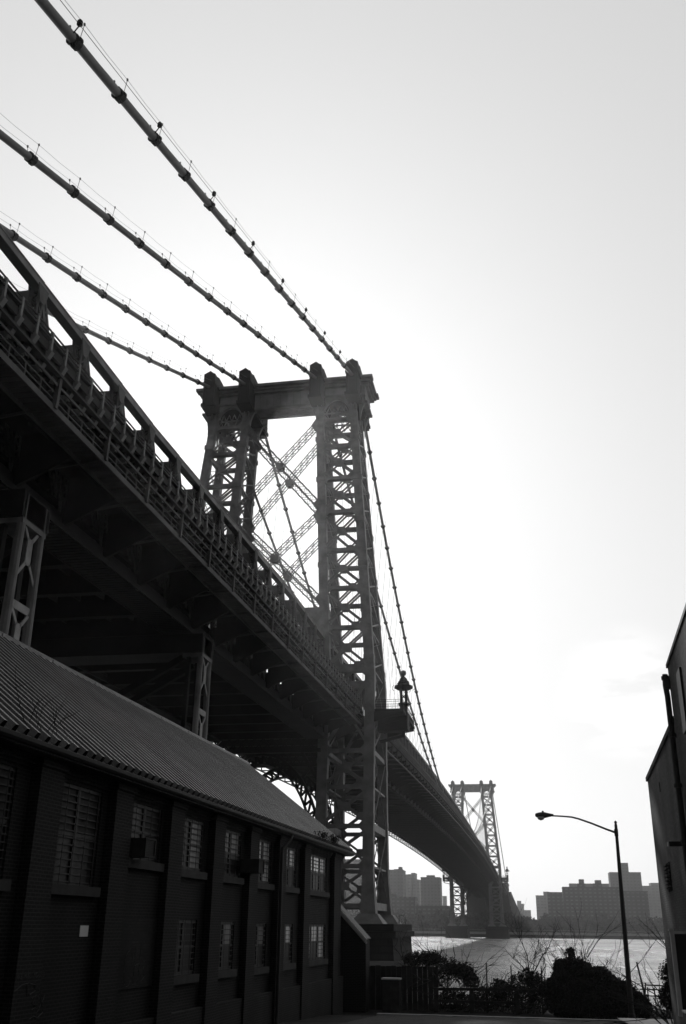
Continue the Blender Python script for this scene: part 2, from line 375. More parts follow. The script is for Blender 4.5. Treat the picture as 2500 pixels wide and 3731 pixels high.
    # --- portal bracing between the legs: two laced X per face + girder at deck level
    for sy in (-1, 1):
        for z0, z1 in ((63.9, 79.3), (48.6, 63.5)):
            mb = MB()
            A = cp(-1, 0, sy, z0); B_ = cp(1, 0, sy, z1); C_ = cp(-1, 0, sy, z1); D = cp(1, 0, sy, z0)
            for p, q_ in ((A, B_), (C_, D)):
                d = (q_ - p); L = d.length; d.normalize(); nrm = d.cross(Vector((0, 1, 0))).normalized()
                for o_ in (-.42, .42):
                    for e in (-.42, .42): mb.bar(p + nrm * o_ + Vector((0, e, 0)), q_ + nrm * o_ + Vector((0, e, 0)), .11, .11)
                k = int(L / .75)
                for j in range(k):
                    s0 = (-.42 if j % 2 else .42); a = p + d * (L * j / k); c2 = p + d * (L * (j + 1) / k)
                    for e in (-.42, .42): mb.bar(a + nrm * s0 + Vector((0, e, 0)), c2 - nrm * s0 + Vector((0, e, 0)), .04, .06)
                    s1 = (-.42 if j % 2 else .42)
                    for o_ in (-.5, .5): mb.bar(a + nrm * o_ + Vector((0, s1, 0)), c2 + nrm * o_ + Vector((0, -s1, 0)), .05, .07)
            c_ = (A + B_ + C_ + D) / 4
            mb.prism([(c_.x + .68 * math.cos(R(22.5 + 45 * k)), c_.z + .68 * math.sin(R(22.5 + 45 * k))) for k in range(8)], 'y', c_.y - .5, c_.y + .5)
            for p, sg in ((A, (1, 1)), (B_, (-1, -1)), (C_, (1, -1)), (D, (-1, 1))):
                mb.prism([(p.x + sg[0] * .5, p.z - sg[1] * .6), (p.x + sg[0] * 1.35, p.z + sg[1] * .7), (p.x + sg[0] * .95, p.z + sg[1] * 1.3), (p.x + sg[0] * .5, p.z + sg[1] * 1.5)], 'y', p.y - .45, p.y + .45)
            mb.build('portal_brace', M['steel'], tw)
        mb = MB(); z = 45.6; y = YC + sy * dep(z)
        mb.box(-7.2, 7.2, y - .5, y + .5, 47.2, 48.0); mb.box(-7.2, 7.2, y - .4, y + .4, 43.6, 44.2)
        for k in range(14):
            x = -7 + k; mb.bar((x, y, 44), (x + 1, y, 47.4), .12, .3); mb.bar((x + 1, y, 44), (x, y, 47.4), .12, .3)
        mb.box(4.6, 7.6, y - .6, y + .6, 43.2, 47.9); mb.box(-7.6, -4.6, y - .6, y + .6, 43.2, 47.9)
        mb.build('portal_girder', M['steel'], tw)
    # --- arch under the deck
    for sy in (-1, 1):
        mb = MB(); y = YC + sy * (dep(22) + .1); N = 26
        def arc(rx, rz, zc, t_): return (rx * math.cos(t_), zc + rz * math.sin(t_))
        prev = None
        for k in range(N + 1):
            t_ = math.pi * k / N; i_ = arc(7.2, 12.4, 13.5, t_); o_ = arc(8.3, 13.7, 13.5, t_)
            if prev:
                (pi_, po_) = prev
                for e in (-.45, .45):
                    mb.bar((pi_[0], y + e, pi_[1]), (i_[0], y + e, i_[1]), .12, .5, upv=(0, 1, 0)); 
                mb.bar((pi_[0], y, pi_[1]), (i_[0], y, i_[1]), .9, .12)
                if abs(o_[0]) < 7.9:
                    mb.bar((po_[0], y, po_[1]), (o_[0], y, o_[1]), .7, .3)
                    mb.bar((pi_[0], y, pi_[1]), (o_[0], y, o_[1]), .14, .3)
                    mb.bar((i_[0], y, i_[1]), (o_[0], y, o_[1]), .14, .3)
            prev = (i_, o_)
        mb.box(-8, 8, y - .5, y + .5, 27.4, 27.9)
        for k in range(12):
            x = -7.2 + 1.2 * k; mb.bar((x, y, 27.8), (x + 1.2, y, 29.4), .1, .2); mb.bar((x + 1.2, y, 27.8), (x, y, 29.4), .1, .2)
        for s_ in (-1, 1):
            mb.bar((s_ * 7.8, y, 23.6), (s_ * 5.4, y, 27.4), .45, .45); mb.bar((s_ * 7.9, y, 17.5), (s_ * 7.0, y, 18.8), .3, .3)
            mb.bar((s_ * 7.9, y, 27.2), (s_ * 5.6, y, 24.2), .4, .4)
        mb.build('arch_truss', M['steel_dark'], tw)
    # --- top girder with arches and cornice
    mb = MB(); yf = dep(82)
    for s_ in (-1, 1):
        y = YC + s_ * (yf + .2)
        y0, y1 = sorted((y, y - s_ * .5))
        mb.box(-5.2, 5.2, y0, y1, 82.3 if s_ < 0 else 84.0, 85.4); mb.box(-13.2, -5.2, y0, y1, 83.6, 85.4); mb.box(5.2, 13.2, y0, y1, 83.6, 85.4)                                        # web
        gp_ = MB()
        for pa, pb, za, zb_ in ((-4.9, 4.9, 82.75, 85.0), (-10.6, -6.9, 83.85, 85.1), (6.9, 10.6, 83.85, 85.1)): gp_.box(pa, pb, min(y, y + s_ * .04), max(y, y + s_ * .04), za, zb_)
        (gp_.build('girder_panel', M['steel_panel'], tw) if s_ < 0 else None)
        for x in ([-4.95 + k * 1.1 for k in range(10)] if s_ < 0 else []): mb.box(x - .05, x + .05, min(y, y + s_ * .1), max(y, y + s_ * .1), 82.6, 85.2)
        for z, h_, pr_ in ((85.25, .35, .45), (85.75, .3, .75), (86.15, .45, 1.15), (82.25, .35, .4)):
            a, b_ = sorted((y - s_ * .3, y + s_ * pr_))
            if z > 83: mb.box(-13.4 - pr_, 13.4 + pr_, a, b_, z, z + h_)
            else:
                if s_ < 0: mb.box(-5.2, 5.2, a, b_, z, z + h_)
                for e in (-13.3, 5.3): mb.box(e, e + 8, a, b_, 83.45, 83.75)
        # lower laced girder between the legs
        y2 = YC + s_ * (yf - .6)
        y2 = YC - yf + (.4 if s_ < 0 else 2.7)
        mb.box(-6.5, 6.5, y2 - .2, y2 + .2, 82.2, 82.5)
    mb.box(-13.2, 13.2, YC - yf, YC + yf, 85.3, 85.6)
    mb.box(-6.4, 6.4, YC - yf + .2, YC - yf + 2.9, 82.52, 82.6)
    for k in range(13):
        x = -6.5 + k; mb.bar((x, YC - yf + .4, 82.4), (x + 1, YC - yf + 2.7, 82.4), .16, .08); mb.bar((x + 1, YC - yf + .4, 82.4), (x, YC - yf + 2.7, 82.4), .16, .08)
    for s_ in (-1, 1):                                                       # ends
        x = s_ * 13.2; a, b_ = sorted((x, x - s_ * .4)); mb.box(a, b_, YC - yf, YC + yf, 82.3, 85.4)
        for z, h_, pr_ in ((85.25, .35, .45), (85.75, .3, .75), (86.15, .45, 1.15), (82.25, .35, .4)):
            a, b_ = sorted((x - s_ * .3, x + s_ * pr_)); mb.box(a, b_, YC - yf - .2 - (pr_ if z > 83 else 0) + .01, YC + yf + .2 + (pr_ if z > 83 else 0) - .01, z + .012, z + h_ - .012)
        # flared bracket under the end
        prof = []
        for k in range(9):
            t_ = k / 8 * math.pi / 2; prof.append((13.35 + 0.0 - 1.25 * math.cos(t_) + .2, 78.6 + 4.0 * math.sin(t_)))
        poly = [(s_ * 12.4, 78.4)] + [(s_ * (12.45 + 1.2 * (1 - math.cos(k / 8 * math.pi / 2))), 78.6 + 3.9 * math.sin(k / 8 * math.pi / 2)) for k in range(9)] + [(s_ * 12.2, 82.5)]
        for y in (YC - yf - .1, YC + yf - .4): mb.prism(poly, 'y', y, y + .5)
        mb.prism(poly, 'y', YC - yf + .5, YC + yf - .5) if False else None
    mb.build('top_girder', M['steel'], tw)
    for sx in (-1, 1):                                                       # the arch spandrels of each leg, front and back
        for sy in (-1, 1):
            mb = MB(); y = YC + sy * (dep(81) + .05)
            xi, xo = xi_(81), xo_(81); cxm = (xi + xo) / 2; rad = (xo - xi) / 2 - .45
            top = 83.7; zb = 79.3
            N = 12; pts = [(cxm + rad * math.cos(math.pi * k / N), zb + .3 + 3.5 * math.sin(math.pi * k / N)) for k in range(N + 1)]
            for k in range(N):
                (xa, za), (xb, zb2) = pts[k], pts[k + 1]
                mb.prism([(sx * xa, za), (sx * xb, zb2), (sx * xb, top), (sx * xa, top)], 'y', y - .3, y + .3)
            mb.prism([(sx * (xo - .5), zb), (sx * (xo + .55), zb), (sx * (xo + .55), top), (sx * (xo - .5), top)], 'y', y - .3, y + .3)
            mb.prism([(sx * (xi - .55), zb), (sx * (xi + .5), zb), (sx * (xi + .5), top), (sx * (xi - .55), top)], 'y', y - .3, y + .3)
            # bracket from the inner column into the central girder
            poly = [(sx * (xi - .4), 77.6)] + [(sx * (xi - .5 - 1.3 * (1 - math.cos(k / 8 * math.pi / 2))), 78.4 + 3.9 * math.sin(k / 8 * math.pi / 2)) for k in range(9)] + [(sx * (xi - .3), 82.4)]
            mb.prism(poly, 'y', y - .28, y + .28)
            # paired console ribs on each column
            for xc in (xi, xo):
                for e in (-.32, .32):
                    a, b_ = sorted((y + sy * .3, y + sy * .62)); mb.box(sx * xc + e - .08, sx * xc + e + .08, a, b_, 79.2, 82.2)
            # rear lattice seen through the arch
            for k in range(5):
                x0 = xi + .5 + k * (xo - xi - 1) / 5; mb.bar((sx * x0, y - sy * .5, 79.8), (sx * (x0 + .9), y - sy * .5, 82.2), .08, .12); mb.bar((sx * (x0 + .9), y - sy * .5, 79.8), (sx * x0, y - sy * .5, 82.2), .08, .12)
            mb.box(min(sx * xi, sx * xo), max(sx * xi, sx * xo), y - sy * .5 - .1, y - sy * .5 + .1, 80.9, 81.1)
            mb.build('leg_arch', M['steel'], tw)
        mb = MB(); mb.box(min(sx * 5.6, sx * 12.6), max(sx * 5.6, sx * 12.6), YC - yf + .5, YC + yf - .5, 83.3, 83.5); mb.build('arch_ceiling', M['steel_dark'], tw)
    # --- saddle housings
    sad = []
    for x in (-11.65, -5.8, 5.8, 11.65):
        mb = MB()
        Y0, Y1 = -4.6 , 7.2
        prof = [(Y0, 82.2), (Y0, 88.0), (Y0 + .3, 88.5), (Y0 + 2.2, 88.9)]
        for k in range(9): prof.append((Y0 + 2.2 + (Y1 - Y0 - 2.4) * math.sin(k / 8 * math.pi / 2), 88.9 - 2.7 * (1 - math.cos(k / 8 * math.pi / 2))))
        prof.append((Y1, 82.2))
        # hipped front: octagonal cap built from a body and a narrower ridge
        mb.prism([(p, min(q_, 87.9) if i < 4 else q_ - .6) for i, (p, q_) in enumerate(prof)], 'x', x - .92, x + .92)
        V = []
        for i, (p, q_) in enumerate(prof[1:-1]):
            V += [(x - .92, p, (min(q_, 87.9) if i < 3 else q_ - .6)), (x, p, q_ + .15), (x + .92, p, (min(q_, 87.9) if i < 3 else q_ - .6))]
        n = len(V) // 3; F = [(0, 1, 2)]
        for i in range(n - 1): F += [(3 * i, 3 * i + 1, 3 * i + 4, 3 * i + 3), (3 * i + 1, 3 * i + 2, 3 * i + 5, 3 * i + 4)]
        F.append((3 * n - 3, 3 * n - 2, 3 * n - 1)); mb.add(V, F)
        for yy in (Y0 + .4, Y0 + 3, Y0 + 5.6, Y0 + 8.2):
            mb.box(x - 1.0, x + 1.0, yy, yy + .18, 82.3, 86.6)
        for e in (-.62, .5): mb.box(x + e, x + e + .12, Y0 - .1, Y0, 82.3, 87.8)
        mb.box(x - 1.1, x + 1.1, Y0 - .15, Y1 + .1, 82.0, 82.5); mb.box(x - 1.06, x + 1.06, Y0 - .12, Y1 + .1, 86.0, 86.4)
        mb.build('saddle_housing', M['steel_dark'], tw)
    # --- balconies and beacons outside each leg at deck level
    for sx in (-1, 1):
        mb = MB(); zb = 32.9
        mb.box(*sorted((sx * 15.3, sx * 19.2)), YC - 6.6, YC + 6.6, zb - .35, zb)
        for y in (YC - 6.3, YC - 3, YC, YC + 3, YC + 6.3):
            mb.prism([(sx * 15.2, zb - .3), (sx * 19.1, zb - .3), (sx * 19.1, zb - .7), (sx * 17.4, zb - 1.0), (sx * 15.2, zb - 1.6)], 'y', y - .12, y + .12)
        mb.box(*sorted((sx * 15.2, sx * 18.7)), YC - 3.2, YC - 1.4, zb - 2.3, zb - 1.5)
        mb.bar((sx * 15.4, YC - 2.3, zb - 3.6), (sx * 18.6, YC - 2.3, zb - 2.9), .4, .35); mb.bar((sx * 18.6, YC - 2.3, zb - 3.1), (sx * 18.7, YC - 2.3, zb - 1.6), .45, .45)
        mb.box(*sorted((sx * 18.15, sx * 19.35)), YC - 3.4, YC - 1.2, zb - 2.2, zb + .1)
        bl = mb.build('balcony', M['steel_dark'], tw)
        rb = MB(); pth = [(sx * 15.4, YC - 6.5), (sx * 19.1, YC - 6.5), (sx * 19.1, YC + 6.5), (sx * 15.4, YC + 6.5)]
        for (xa, ya), (xb, yb) in zip(pth[:-1], pth[1:]):
            for h_ in (.35, .65, 1.0, 1.25): rb.bar((xa, ya, zb + h_), (xb, yb, zb + h_), .045)
            L = math.hypot(xb - xa, yb - ya); n = max(2, int(L / .22))
            for k in range(n + 1):
                t_ = k / n; rb.bar((xa + (xb - xa) * t_, ya + (yb - ya) * t_, zb), (xa + (xb - xa) * t_, ya + (yb - ya) * t_, zb + (1.3 if k % 6 == 0 else .65)), .06 if k % 6 == 0 else .025)
        rb.build('balcony_railing', M['steel_dark'], tw)
        # beacon: two posts on a pedestal carrying a bowl of lamps and a globe finial
        bx, by = sx * 18.75, YC - 2.5
        mb = MB(); mb.box(bx - .5, bx + .5, by - .5, by + .5, zb, zb + 1.2); mb.box(bx - .65, bx + .65, by - .65, by + .65, zb + 1.2, zb + 1.5)
        for e in (-.34, .34):
            for e2 in (-.34, .34): mb.bar((bx + e, by + e2, zb + 1.5), (bx + e, by + e2, zb + 3.4), .27)
        mb.bar((bx - .33, by, zb + 2.1), (bx + .33, by, zb + 2.8), .12); mb.bar((bx + .33, by, zb + 2.1), (bx - .33, by, zb + 2.8), .12)
        prof = [(.5, 3.35), (.95, 3.45), (1.3, 3.65), (1.25, 3.95), (.8, 4.1), (.85, 4.3), (.75, 4.55), (.55, 4.75), (.5, 4.95), (.3, 5.15), (.16, 5.25), (.14, 5.4)]
        mb.tube([(bx, by, zb + z) for _, z in prof], [r_ for r_, _ in prof], 12)
        gl = MB(); gl.tube([(bx, by, zb + 5.75 + .42 * math.sin(q_)) for q_ in [math.pi * j / 8 - math.pi / 2 for j in range(9)]], [max(.03, .42 * math.cos(math.pi * j / 8 - math.pi / 2)) for j in range(9)], 12)
        gl.build('globe', M['steel_pale'], tw, smooth=True)
        for k in range(6):
            t_ = k * math.pi / 3; c_ = Vector((bx + 1.3 * math.cos(t_), by + 1.3 * math.sin(t_), zb + 3.7))
            mb.tube([c_ + Vector((.28 * math.cos(q_) * math.cos(t_), .28 * math.cos(q_) * math.sin(t_), .38 * math.sin(q_))) for q_ in [math.pi * j / 6 - math.pi / 2 for j in range(7)]], .035, 5)
        mb.build('beacon', M['steel_dark'], tw, smooth=False)
    return tw
tower = make_tower(0.0)
far_tower = copy_tree(tower, bridge, (0, LSPAN, 0))
far_tower['label'] = 'far hazy tower of the bridge standing across the river'
tower['label'] = 'near tower of the bridge with its latticed legs against the sun'

# --- granite piers
def make_pier(sx, y0):
    mb = MB(); xa, xb = sorted((sx * 5.2, sx * 18.0))
    mb.box(xa, xb, YC - 9.2, YC + 9.4, 5.55, 6.35)                                # plinth for the shoes
    for sy in (-1, 1):
        for k in range(3): pass
    e = .35
    mb.box(xa - .3, xb + .3, YC - 9.7, YC + 9.9, 4.85, 5.5)
    mb.box(xa + .1, xb - .1, YC - 9.3, YC + 9.5, 4.2, 4.86)
    V = [(xa + .1, YC - 9.3, 4.2), (xb - .1, YC - 9.3, 4.2), (xb - .1, YC + 9.5, 4.2), (xa + .1, YC + 9.5, 4.2), (xa - .4, YC - 9.8, -3), (xb + .4, YC - 9.8, -3), (xb + .4, YC + 10, -3), (xa - .4, YC + 10, -3)]
    mb.add(V, [(0, 1, 2, 3), (7, 6, 5, 4), (0, 4, 5, 1), (1, 5, 6, 2), (2, 6, 7, 3), (3, 7, 4, 0)])
    p = mb.build('stone_pier', M['stone'], bridge, loc=(0, y0, 0))
    hb = MB(); xh = xb - .9 if sx > 0 else xa + .9
    for e in (0, .5):
        hb.tube([(xh + .45 * math.cos(t_) * 1.0, YC + 6 + e, 6.35 + .6 + .55 * math.sin(t_)) if 0 <= t_ <= math.pi else (0, 0, 0) for t_ in [math.pi * k / 10 for k in range(11)]], .035, 6)
        for s_ in (-1, 1): hb.bar((xh + s_ * .45, YC + 6 + e, 6.3), (xh + s_ * .45, YC + 6 + e, 6.97), .07)
    hb.build('ladder_hoop', M['steel_pale'], p)
    return p
for sx in (-1, 1):
    for y0 in (0, LSPAN): make_pier(sx, y0)

# --- cables
def cable_main(sgn, outer):
    x0, xm = (11.65, 9.0) if outer else (5.8, 8.7)
    zt, sag = 87.0, 48.2
    def P_(y):
        u = (y - (LSPAN / 2 + YC)) / (LSPAN / 2); k = max(0, 1 - u * u)
        return Vector((sgn * (x0 + (xm - x0) * k), y, zt - sag * k))
    return P_
def cable_side(sgn, outer, far=False):
    x0 = 11.65 if outer else 5.8
    m_ = {(1, True): -.02, (1, False): .02, (-1, False): -.015, (-1, True): .04}[(sgn, outer)]
    cc = {(1, True): 3.3e-5, (1, False): 4.5e-5, (-1, False): 7e-5, (-1, True): 1.6e-4}[(sgn, outer)]
    def P_(y):
        yy = y if not far else -(y - LSPAN - 2 * YC)
        u = (yy + 4) / 177.0                                             # slight sag of the straight backstay
        z = 85.75 + .375 * (yy + 4) - .45 * (1 - (2 * u + 1) ** 2 if -1 < u < 0 else 0) + cc * (yy + 4) ** 2 * (1 if yy > -110 else (110 / yy) ** 2)
        return Vector((sgn * x0 + m_ * (yy + 4), y, z))
    return P_
def band(p, d, r=.37):
    """octagonal clamp casting with bolt lugs"""
    mb = MB(); mb.tube([-d * .36, -d * .3, -d * .28, d * .28, d * .3, d * .36], [.3, .33, r, r, .33, .3], 10)
    nv = d.cross(Vector((1, 0, 0))).normalized()
    for e in (-1, 1):
        mb.bar(nv * (e * .28) - d * .22, nv * (e * .28) + d * .22, .24, .3, upv=nv)
        mb.bar(Vector((e * .34, 0, 0)) - d * .16, Vector((e * .34, 0, 0)) + d * .16, .16, .2, upv=(1, 0, 0))
    return mb
lbls = {(-1, True): 'farthest left cable', (-1, False): 'second cable from the left', (1, False): 'third cable from the left', (1, True): 'nearest right cable'}
for sgn in (-1, 1):
    for outer in (True, False):
        mb = MB()
        S, Mn, F = cable_side(sgn, outer), cable_main(sgn, outer), cable_side(sgn, outer, True)
        mb.tube([S(y) for y in range(-182, -2, 5)] + [S(-3)], .27, 12)
        mb.tube([Mn(YC + 1 + k * (LSPAN - 2) / 90) for k in range(91)], .25, 8)
        mb.tube([F(LSPAN + 5 + k * 8) for k in range(23)], .25, 6)
        cb = mb.build('main_cable', M['cable'], bridge, smooth=True)
        cb['label'] = lbls[(sgn, outer)] + ' running over the tower top'
        proto = None
        yb0 = {(1, True): -12.1, (1, False): -11.5, (-1, False): -10.3, (-1, True): -9.2}[(sgn, outer)]
        for k in range(17):
            y = yb0 - 5.83 * k
            d = (S(y + .5) - S(y - .5)).normalized()
            if proto is None: proto = band(None, d).build('cable_band', M['steel_dark'], cb, loc=S(y))
            else: copy_tree(proto, cb, S(y))
        proto = None
        for k in range(1, 24):
            y = 3 + 6.08 * k; d = (Mn(y + .5) - Mn(y - .5)).normalized()
            bm_ = band(None, d, .35); bm_.build('cable_band', M['steel_dark'], cb, loc=Mn(y))
        # hand ropes on stanchions
        for e in (-.42, .42):
            hr = MB(); top = 1.15
            pts = []
            for k in range(0, 18):
                y = yb0 - 5.83 * k + (.0 if e < 0 else .0); p = S(y) + Vector((e, 0, top)); pts.append(p)
            pts = [S(-4) + Vector((e, 0, top))] + pts
            for a, b_ in zip(pts[:-1], pts[1:]):
                mid = (a + b_) / 2 - Vector((0, 0, .08)); hr.tube([a, mid, b_], .014, 4, cap=False)
            for p in pts[1:]:
                hr.tube([p - Vector((e * .3, 0, top - .2)), p], .02, 5); hr.bar(p - Vector((0, 0, .08)), p + Vector((0, 0, .08)), .09)
            # main span ropes, first third
            pts = [Mn(9 + 6.08 * k) + Vector((e, 0, 1.1)) for k in range(24)]
            for a, b_ in zip(pts[:-1], pts[1:]): hr.bar(a, b_, .022)
            for p in pts: hr.tube([p - Vector((0, 0, 1.0)), p], .018, 4)
            hr.build('hand_rope', M['rope'], cb)
        if outer and sgn > 0:                                            # necklace lights clamped to the right cable
            for k in range(1, 17, 2):
                lt = MB(); y = yb0 - 5.83 * k - .7; p = S(y) + Vector((.55, 0, .35))
                lt.bar(p - Vector((.3, 0, .35)), p + Vector((0, 0, .15)), .05)
                lt.tube([p + Vector((0, 0, .1)), p + Vector((0, 0, .2)), p + Vector((0, 0, .45)), p + Vector((0, 0, .6))], [.06, .17, .15, .04], 8)
                lt.build('cable_light', M['steel_dark'], cb)
            wr = MB(); wr.tube([S(-4 - 6 * k) + Vector((.5, 0, .62)) for k in range(19)], .022, 4); wr.build('power_wire', M['steel_dark'], cb)
        sp = MB()
        for k in range(2, 78):
            y = 3 + 6.08 * k; p = Mn(y); zt = 43.7 + g(y)
            if p.z > zt + 1: sp.bar(p, (sgn * 8.3, y, zt), .05)
        s_ = sp.build('suspenders', M['rope'], cb); s_['kind'] = 'stuff'

# --- decks
def span(y0, y1, full, label):
    """one deck span between y0 and y1: trusses, floor, fascia, walkways"""
    n = round((y1 - y0) / 6.08); dy = (y1 - y0) / n; ys = [y0 + dy * k for k in range(n + 1)]
    main = y0 > -1 and y1 < LSPAN + 5
    mb = MB()
    # roadway slabs and inner floor (strips with open joints)
    for ya, yb in zip(ys[:-1], ys[1:]):
        ga, gb = g(ya), g(yb)
        def slab(xa, xb, z, th):
            mb.add([(xa, ya, z + ga), (xb, ya, z + ga), (xb, yb, z + gb), (xa, yb, z + gb), (xa, ya, z + th + ga), (xb, ya, z + th + ga), (xb, yb, z + th + gb), (xa, yb, z + th + gb)],
                   [(0, 3, 2, 1), (4, 5, 6, 7), (0, 1, 5, 4), (1, 2, 6, 5), (2, 3, 7, 6), (3, 0, 4, 7)])
        y_a, y_b = ya, yb
        for s in (-1, 1):
            ya, yb = y_a, y_b
            if full and s < 0 and -62 < y_a < -32: ya, yb = y_a + 1.5, y_b - .9
            a, b_ = sorted((s * (7.6 if (s > 0 and -54 < ya < 0) else 6.9), s * 13.5)); slab(a, b_, 33.0, .3)
            if full and -62 < y_a < -32: ya, yb = y_a + 1.5, y_b - .9
            a, b_ = sorted((s * .25, s * 5.9)); slab(a, b_, 31.6, .3)
            a, b_ = sorted((s * 5.8, s * (8.1 if (ya < -56 or ya > 0 or s < 0) else 6.9))); slab(a, b_, 31.0, .25)
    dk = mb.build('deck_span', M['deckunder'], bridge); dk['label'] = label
    # floor beams + stringers
    fb = MB()
    for y in ys:
        z = g(y)
        fb.box(-8.4, 8.4, y - .18, y + .18, 29.5 + z, 31.55 + z)
        fb.box(-8.4, 8.4, y - .35, y + .35, 29.38 + z, 29.52 + z)
        for s in (-1, 1):
            fb.prism([(s * 8.4, 29.8 + z), (s * 8.4, 32.95 + z), (s * 13.5, 32.95 + z), (s * 13.5, 32.2 + z)], 'y', y - .12, y + .12)
    step = 1.52
    yy = y0 + step
    while yy < y1:
        z = g(yy)
        for s in (-1, 1):
            a, b_ = sorted((s * 9.5, s * 13.5)); fb.box(a, b_, yy - .08, yy + .08, 32.7 + z, 32.98 + z)
        if full: fb.box(-8.0, 8.0, yy - .07, yy + .07, 31.3 + z, 31.58 + z)
        yy += step
    fb.build('floor_beams', M['steel_dark'], dk)
    st = MB()
    for x in (-7, -5, -3, -1, 1, 3, 5, 7, 10.3, 11.6, 12.7, -10.3, -11.6, -12.7):
        zz = 31.0 if abs(x) < 8 else 32.5
        st = MB()
        for ya, yb in zip(ys[:-1], ys[1:]): st.bar((x, ya, zz + g(ya)), (x, yb, zz + g(yb)), .16, .5)
        st.build('stringer', M['steel_dark'], dk)
    # trusses
    for s in (-1, 1):
        X_ = s * 7.88
        ch = MB()
        for ya, yb in zip(ys[:-1], ys[1:]):
            ga, gb = g(ya), g(yb)
            for e in (-.25, .25): ch.bar((X_ + e, ya, 43.4 + ga + tch(ya)), (X_ + e, yb, 43.4 + gb + tch(yb)), .1, .44)
            ch.bar((X_, ya, 43.62 + ga + tch(ya)), (X_, yb, 43.66 + gb + tch(yb)), .7, .07)
        ch.build('top_chord', M['steel'] , dk)
        ch = MB()
        for ya, yb in zip(ys[:-1], ys[1:]): ch.bar((X_, ya, 43.15 + g(ya) + tch(ya)), (X_, yb, 43.15 + g(yb) + tch(yb)), .6, .06)
        ch.build('chord_cover_plate', M['steel_dark'], dk)  # soffit shade put into the plate colour
        pl_ = MB()
        for ya, yb in zip(ys[:-1], ys[1:]):
            hi = 33.1 if (ya < -54 or ya > 0 or s < 0) else 31.7
            if full and s < 0 and -66 < ya < -20: hi = 30.5
            pl_.bar((s * 7.0, ya, (30.2 + hi) / 2 + g(ya)), (s * 7.0, yb, (30.2 + hi) / 2 + g(yb)), .06, hi - 30.2)
        pl_.build('inner_parapet', M['steel_dark'], dk)
        ch = MB()
        for ya, yb in zip(ys[:-1], ys[1:]): ch.bar((X_, ya, 30.0 + g(ya)), (X_, yb, 30.0 + g(yb)), .8, 1.0)
        ch.build('bottom_chord', M['steel_dark'], dk)
        wb = MB()
        def lat(p, q_, w_, th, lace):
            p = Vector(p); q_ = Vector(q_); d = (q_ - p); L = d.length; d.normalize(); nn = Vector((1, 0, 0)).cross(d).normalized()
            for e in (-w_ / 2, w_ / 2):
                for f_ in (-.22, .22): wb.bar(p + nn * e + Vector((f_, 0, 0)), q_ + nn * e + Vector((f_, 0, 0)), .08, th, upv=nn)
            if lace:
                k = max(2, int(L / (w_ * .9)))
                for j in range(k):
                    q1 = 1 if j % 2 else -1
                    for f_ in (-.22, .22): wb.bar(p + d * (L * j / k) + nn * (w_ / 2 * q1) + Vector((f_, 0, 0)), p + d * (L * (j + 1) / k) - nn * (w_ / 2 * q1) + Vector((f_, 0, 0)), .05, .09)
        for k, y in enumerate(ys):
            z = g(y); zt_ = z + tch(y)
            lat((X_, y, 30.4 + z), (X_, y, 43.0 + zt_), .5, .14, full)
            if k < n:
                y2 = ys[k + 1]; z2 = g(y2); zt2 = z2 + tch(y2)
                lat((X_, y + .2, 43.0 + zt_), (X_, y2, 30.6 + z2), .45, .2, full)
                wb.bar((X_, y + .1, 43.1 + zt_), (X_, y + 2.1, 38.6 + z), .5, .12)
                wb.bar((X_, y, 35.2 + z), (X_, y2, 35.2 + z2), .3, .2)
                # gusset plates at the top node and a knee to the sway frame
                z = zt_
                for e0, e1 in ((-.37, -.31), (.31, .37)):
                    wb.prism([(y - .6, 43.3 + z), (y + .6, 43.3 + z), (y + .5, 42.8 + z), (y + .25, 42.2 + z), (y - .25, 42.2 + z), (y - .5, 42.8 + z)], 'x', X_ + e0, X_ + e1)
                wb.prism([(s * 7.6, 43.1 + z), (s * 5.0, 43.1 + z), (s * 5.1, 42.4 + z), (s * 7.6, 41.7 + z)], 'y', y - .2, y + .2)
                wb.bar((s * 7.5, y, 40.2 + z), (s * 6.2, y, 42.2 + z), .25, .3)
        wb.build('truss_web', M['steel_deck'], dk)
        # fascia with bracket posts and the outrigger walkway below it
        fs = MB(); F_ = s * 13.45
        for ya, yb in zip(ys[:-1], ys[1:]):
            ga, gb = g(ya), g(yb)
            fs.bar((F_, ya, 33.35 + ga), (F_, yb, 33.35 + gb), .1, 1.15)
            fs.bar((F_ + s * .12, ya, 33.95 + ga), (F_ + s * .12, yb, 33.95 + gb), .3, .1)
            fs.bar((F_ + s * .1, ya, 33.5 + ga), (F_ + s * .1, yb, 33.5 + gb), .12, .4)
            fs.bar((F_ + s * .12, ya, 32.72 + ga), (F_ + s * .12, yb, 32.72 + gb), .3, .14)
        fs.build('fascia', M['steel_dark'], dk)
        def bracket(m_, yy, z):
            m_.bar((F_ + s * .2, yy, 34.38 + z), (F_ + s * .2, yy, 33.3 + z), .15, .15)
            m_.bar((F_ + s * .22, yy, 33.35 + z), (F_ - s * .3, yy, 32.35 + z), .28, .34)
            m_.bar((F_ - s * .25, yy, 32.4 + z), (F_ - s * 1.6, yy, 32.6 + z), .2, .3)
        bk = MB(); yy = y0; pb = None
        while yy < y1 + .01:
            z = g(yy)
            if full and s > 0 and -110 < yy:
                if pb is None:
                    m_ = MB(); bracket(m_, 0, 0); pb = m_.build('fascia_bracket', M['steel'], dk, loc=(0, yy, z))
                else: copy_tree(pb, dk, (0, yy, z))
            else: bracket(bk, yy, z)
            yy += 1.52
        bk.build('fascia_brackets', M['steel'], dk)['kind'] = 'stuff'
        rl = MB()
        for ya, yb in zip(ys[:-1], ys[1:]):
            ga, gb = g(ya), g(yb)
            for h_ in (34.15, 34.38): rl.bar((F_ + s * .2, ya, h_ + ga), (F_ + s * .2, yb, h_ + gb), .07, .06)
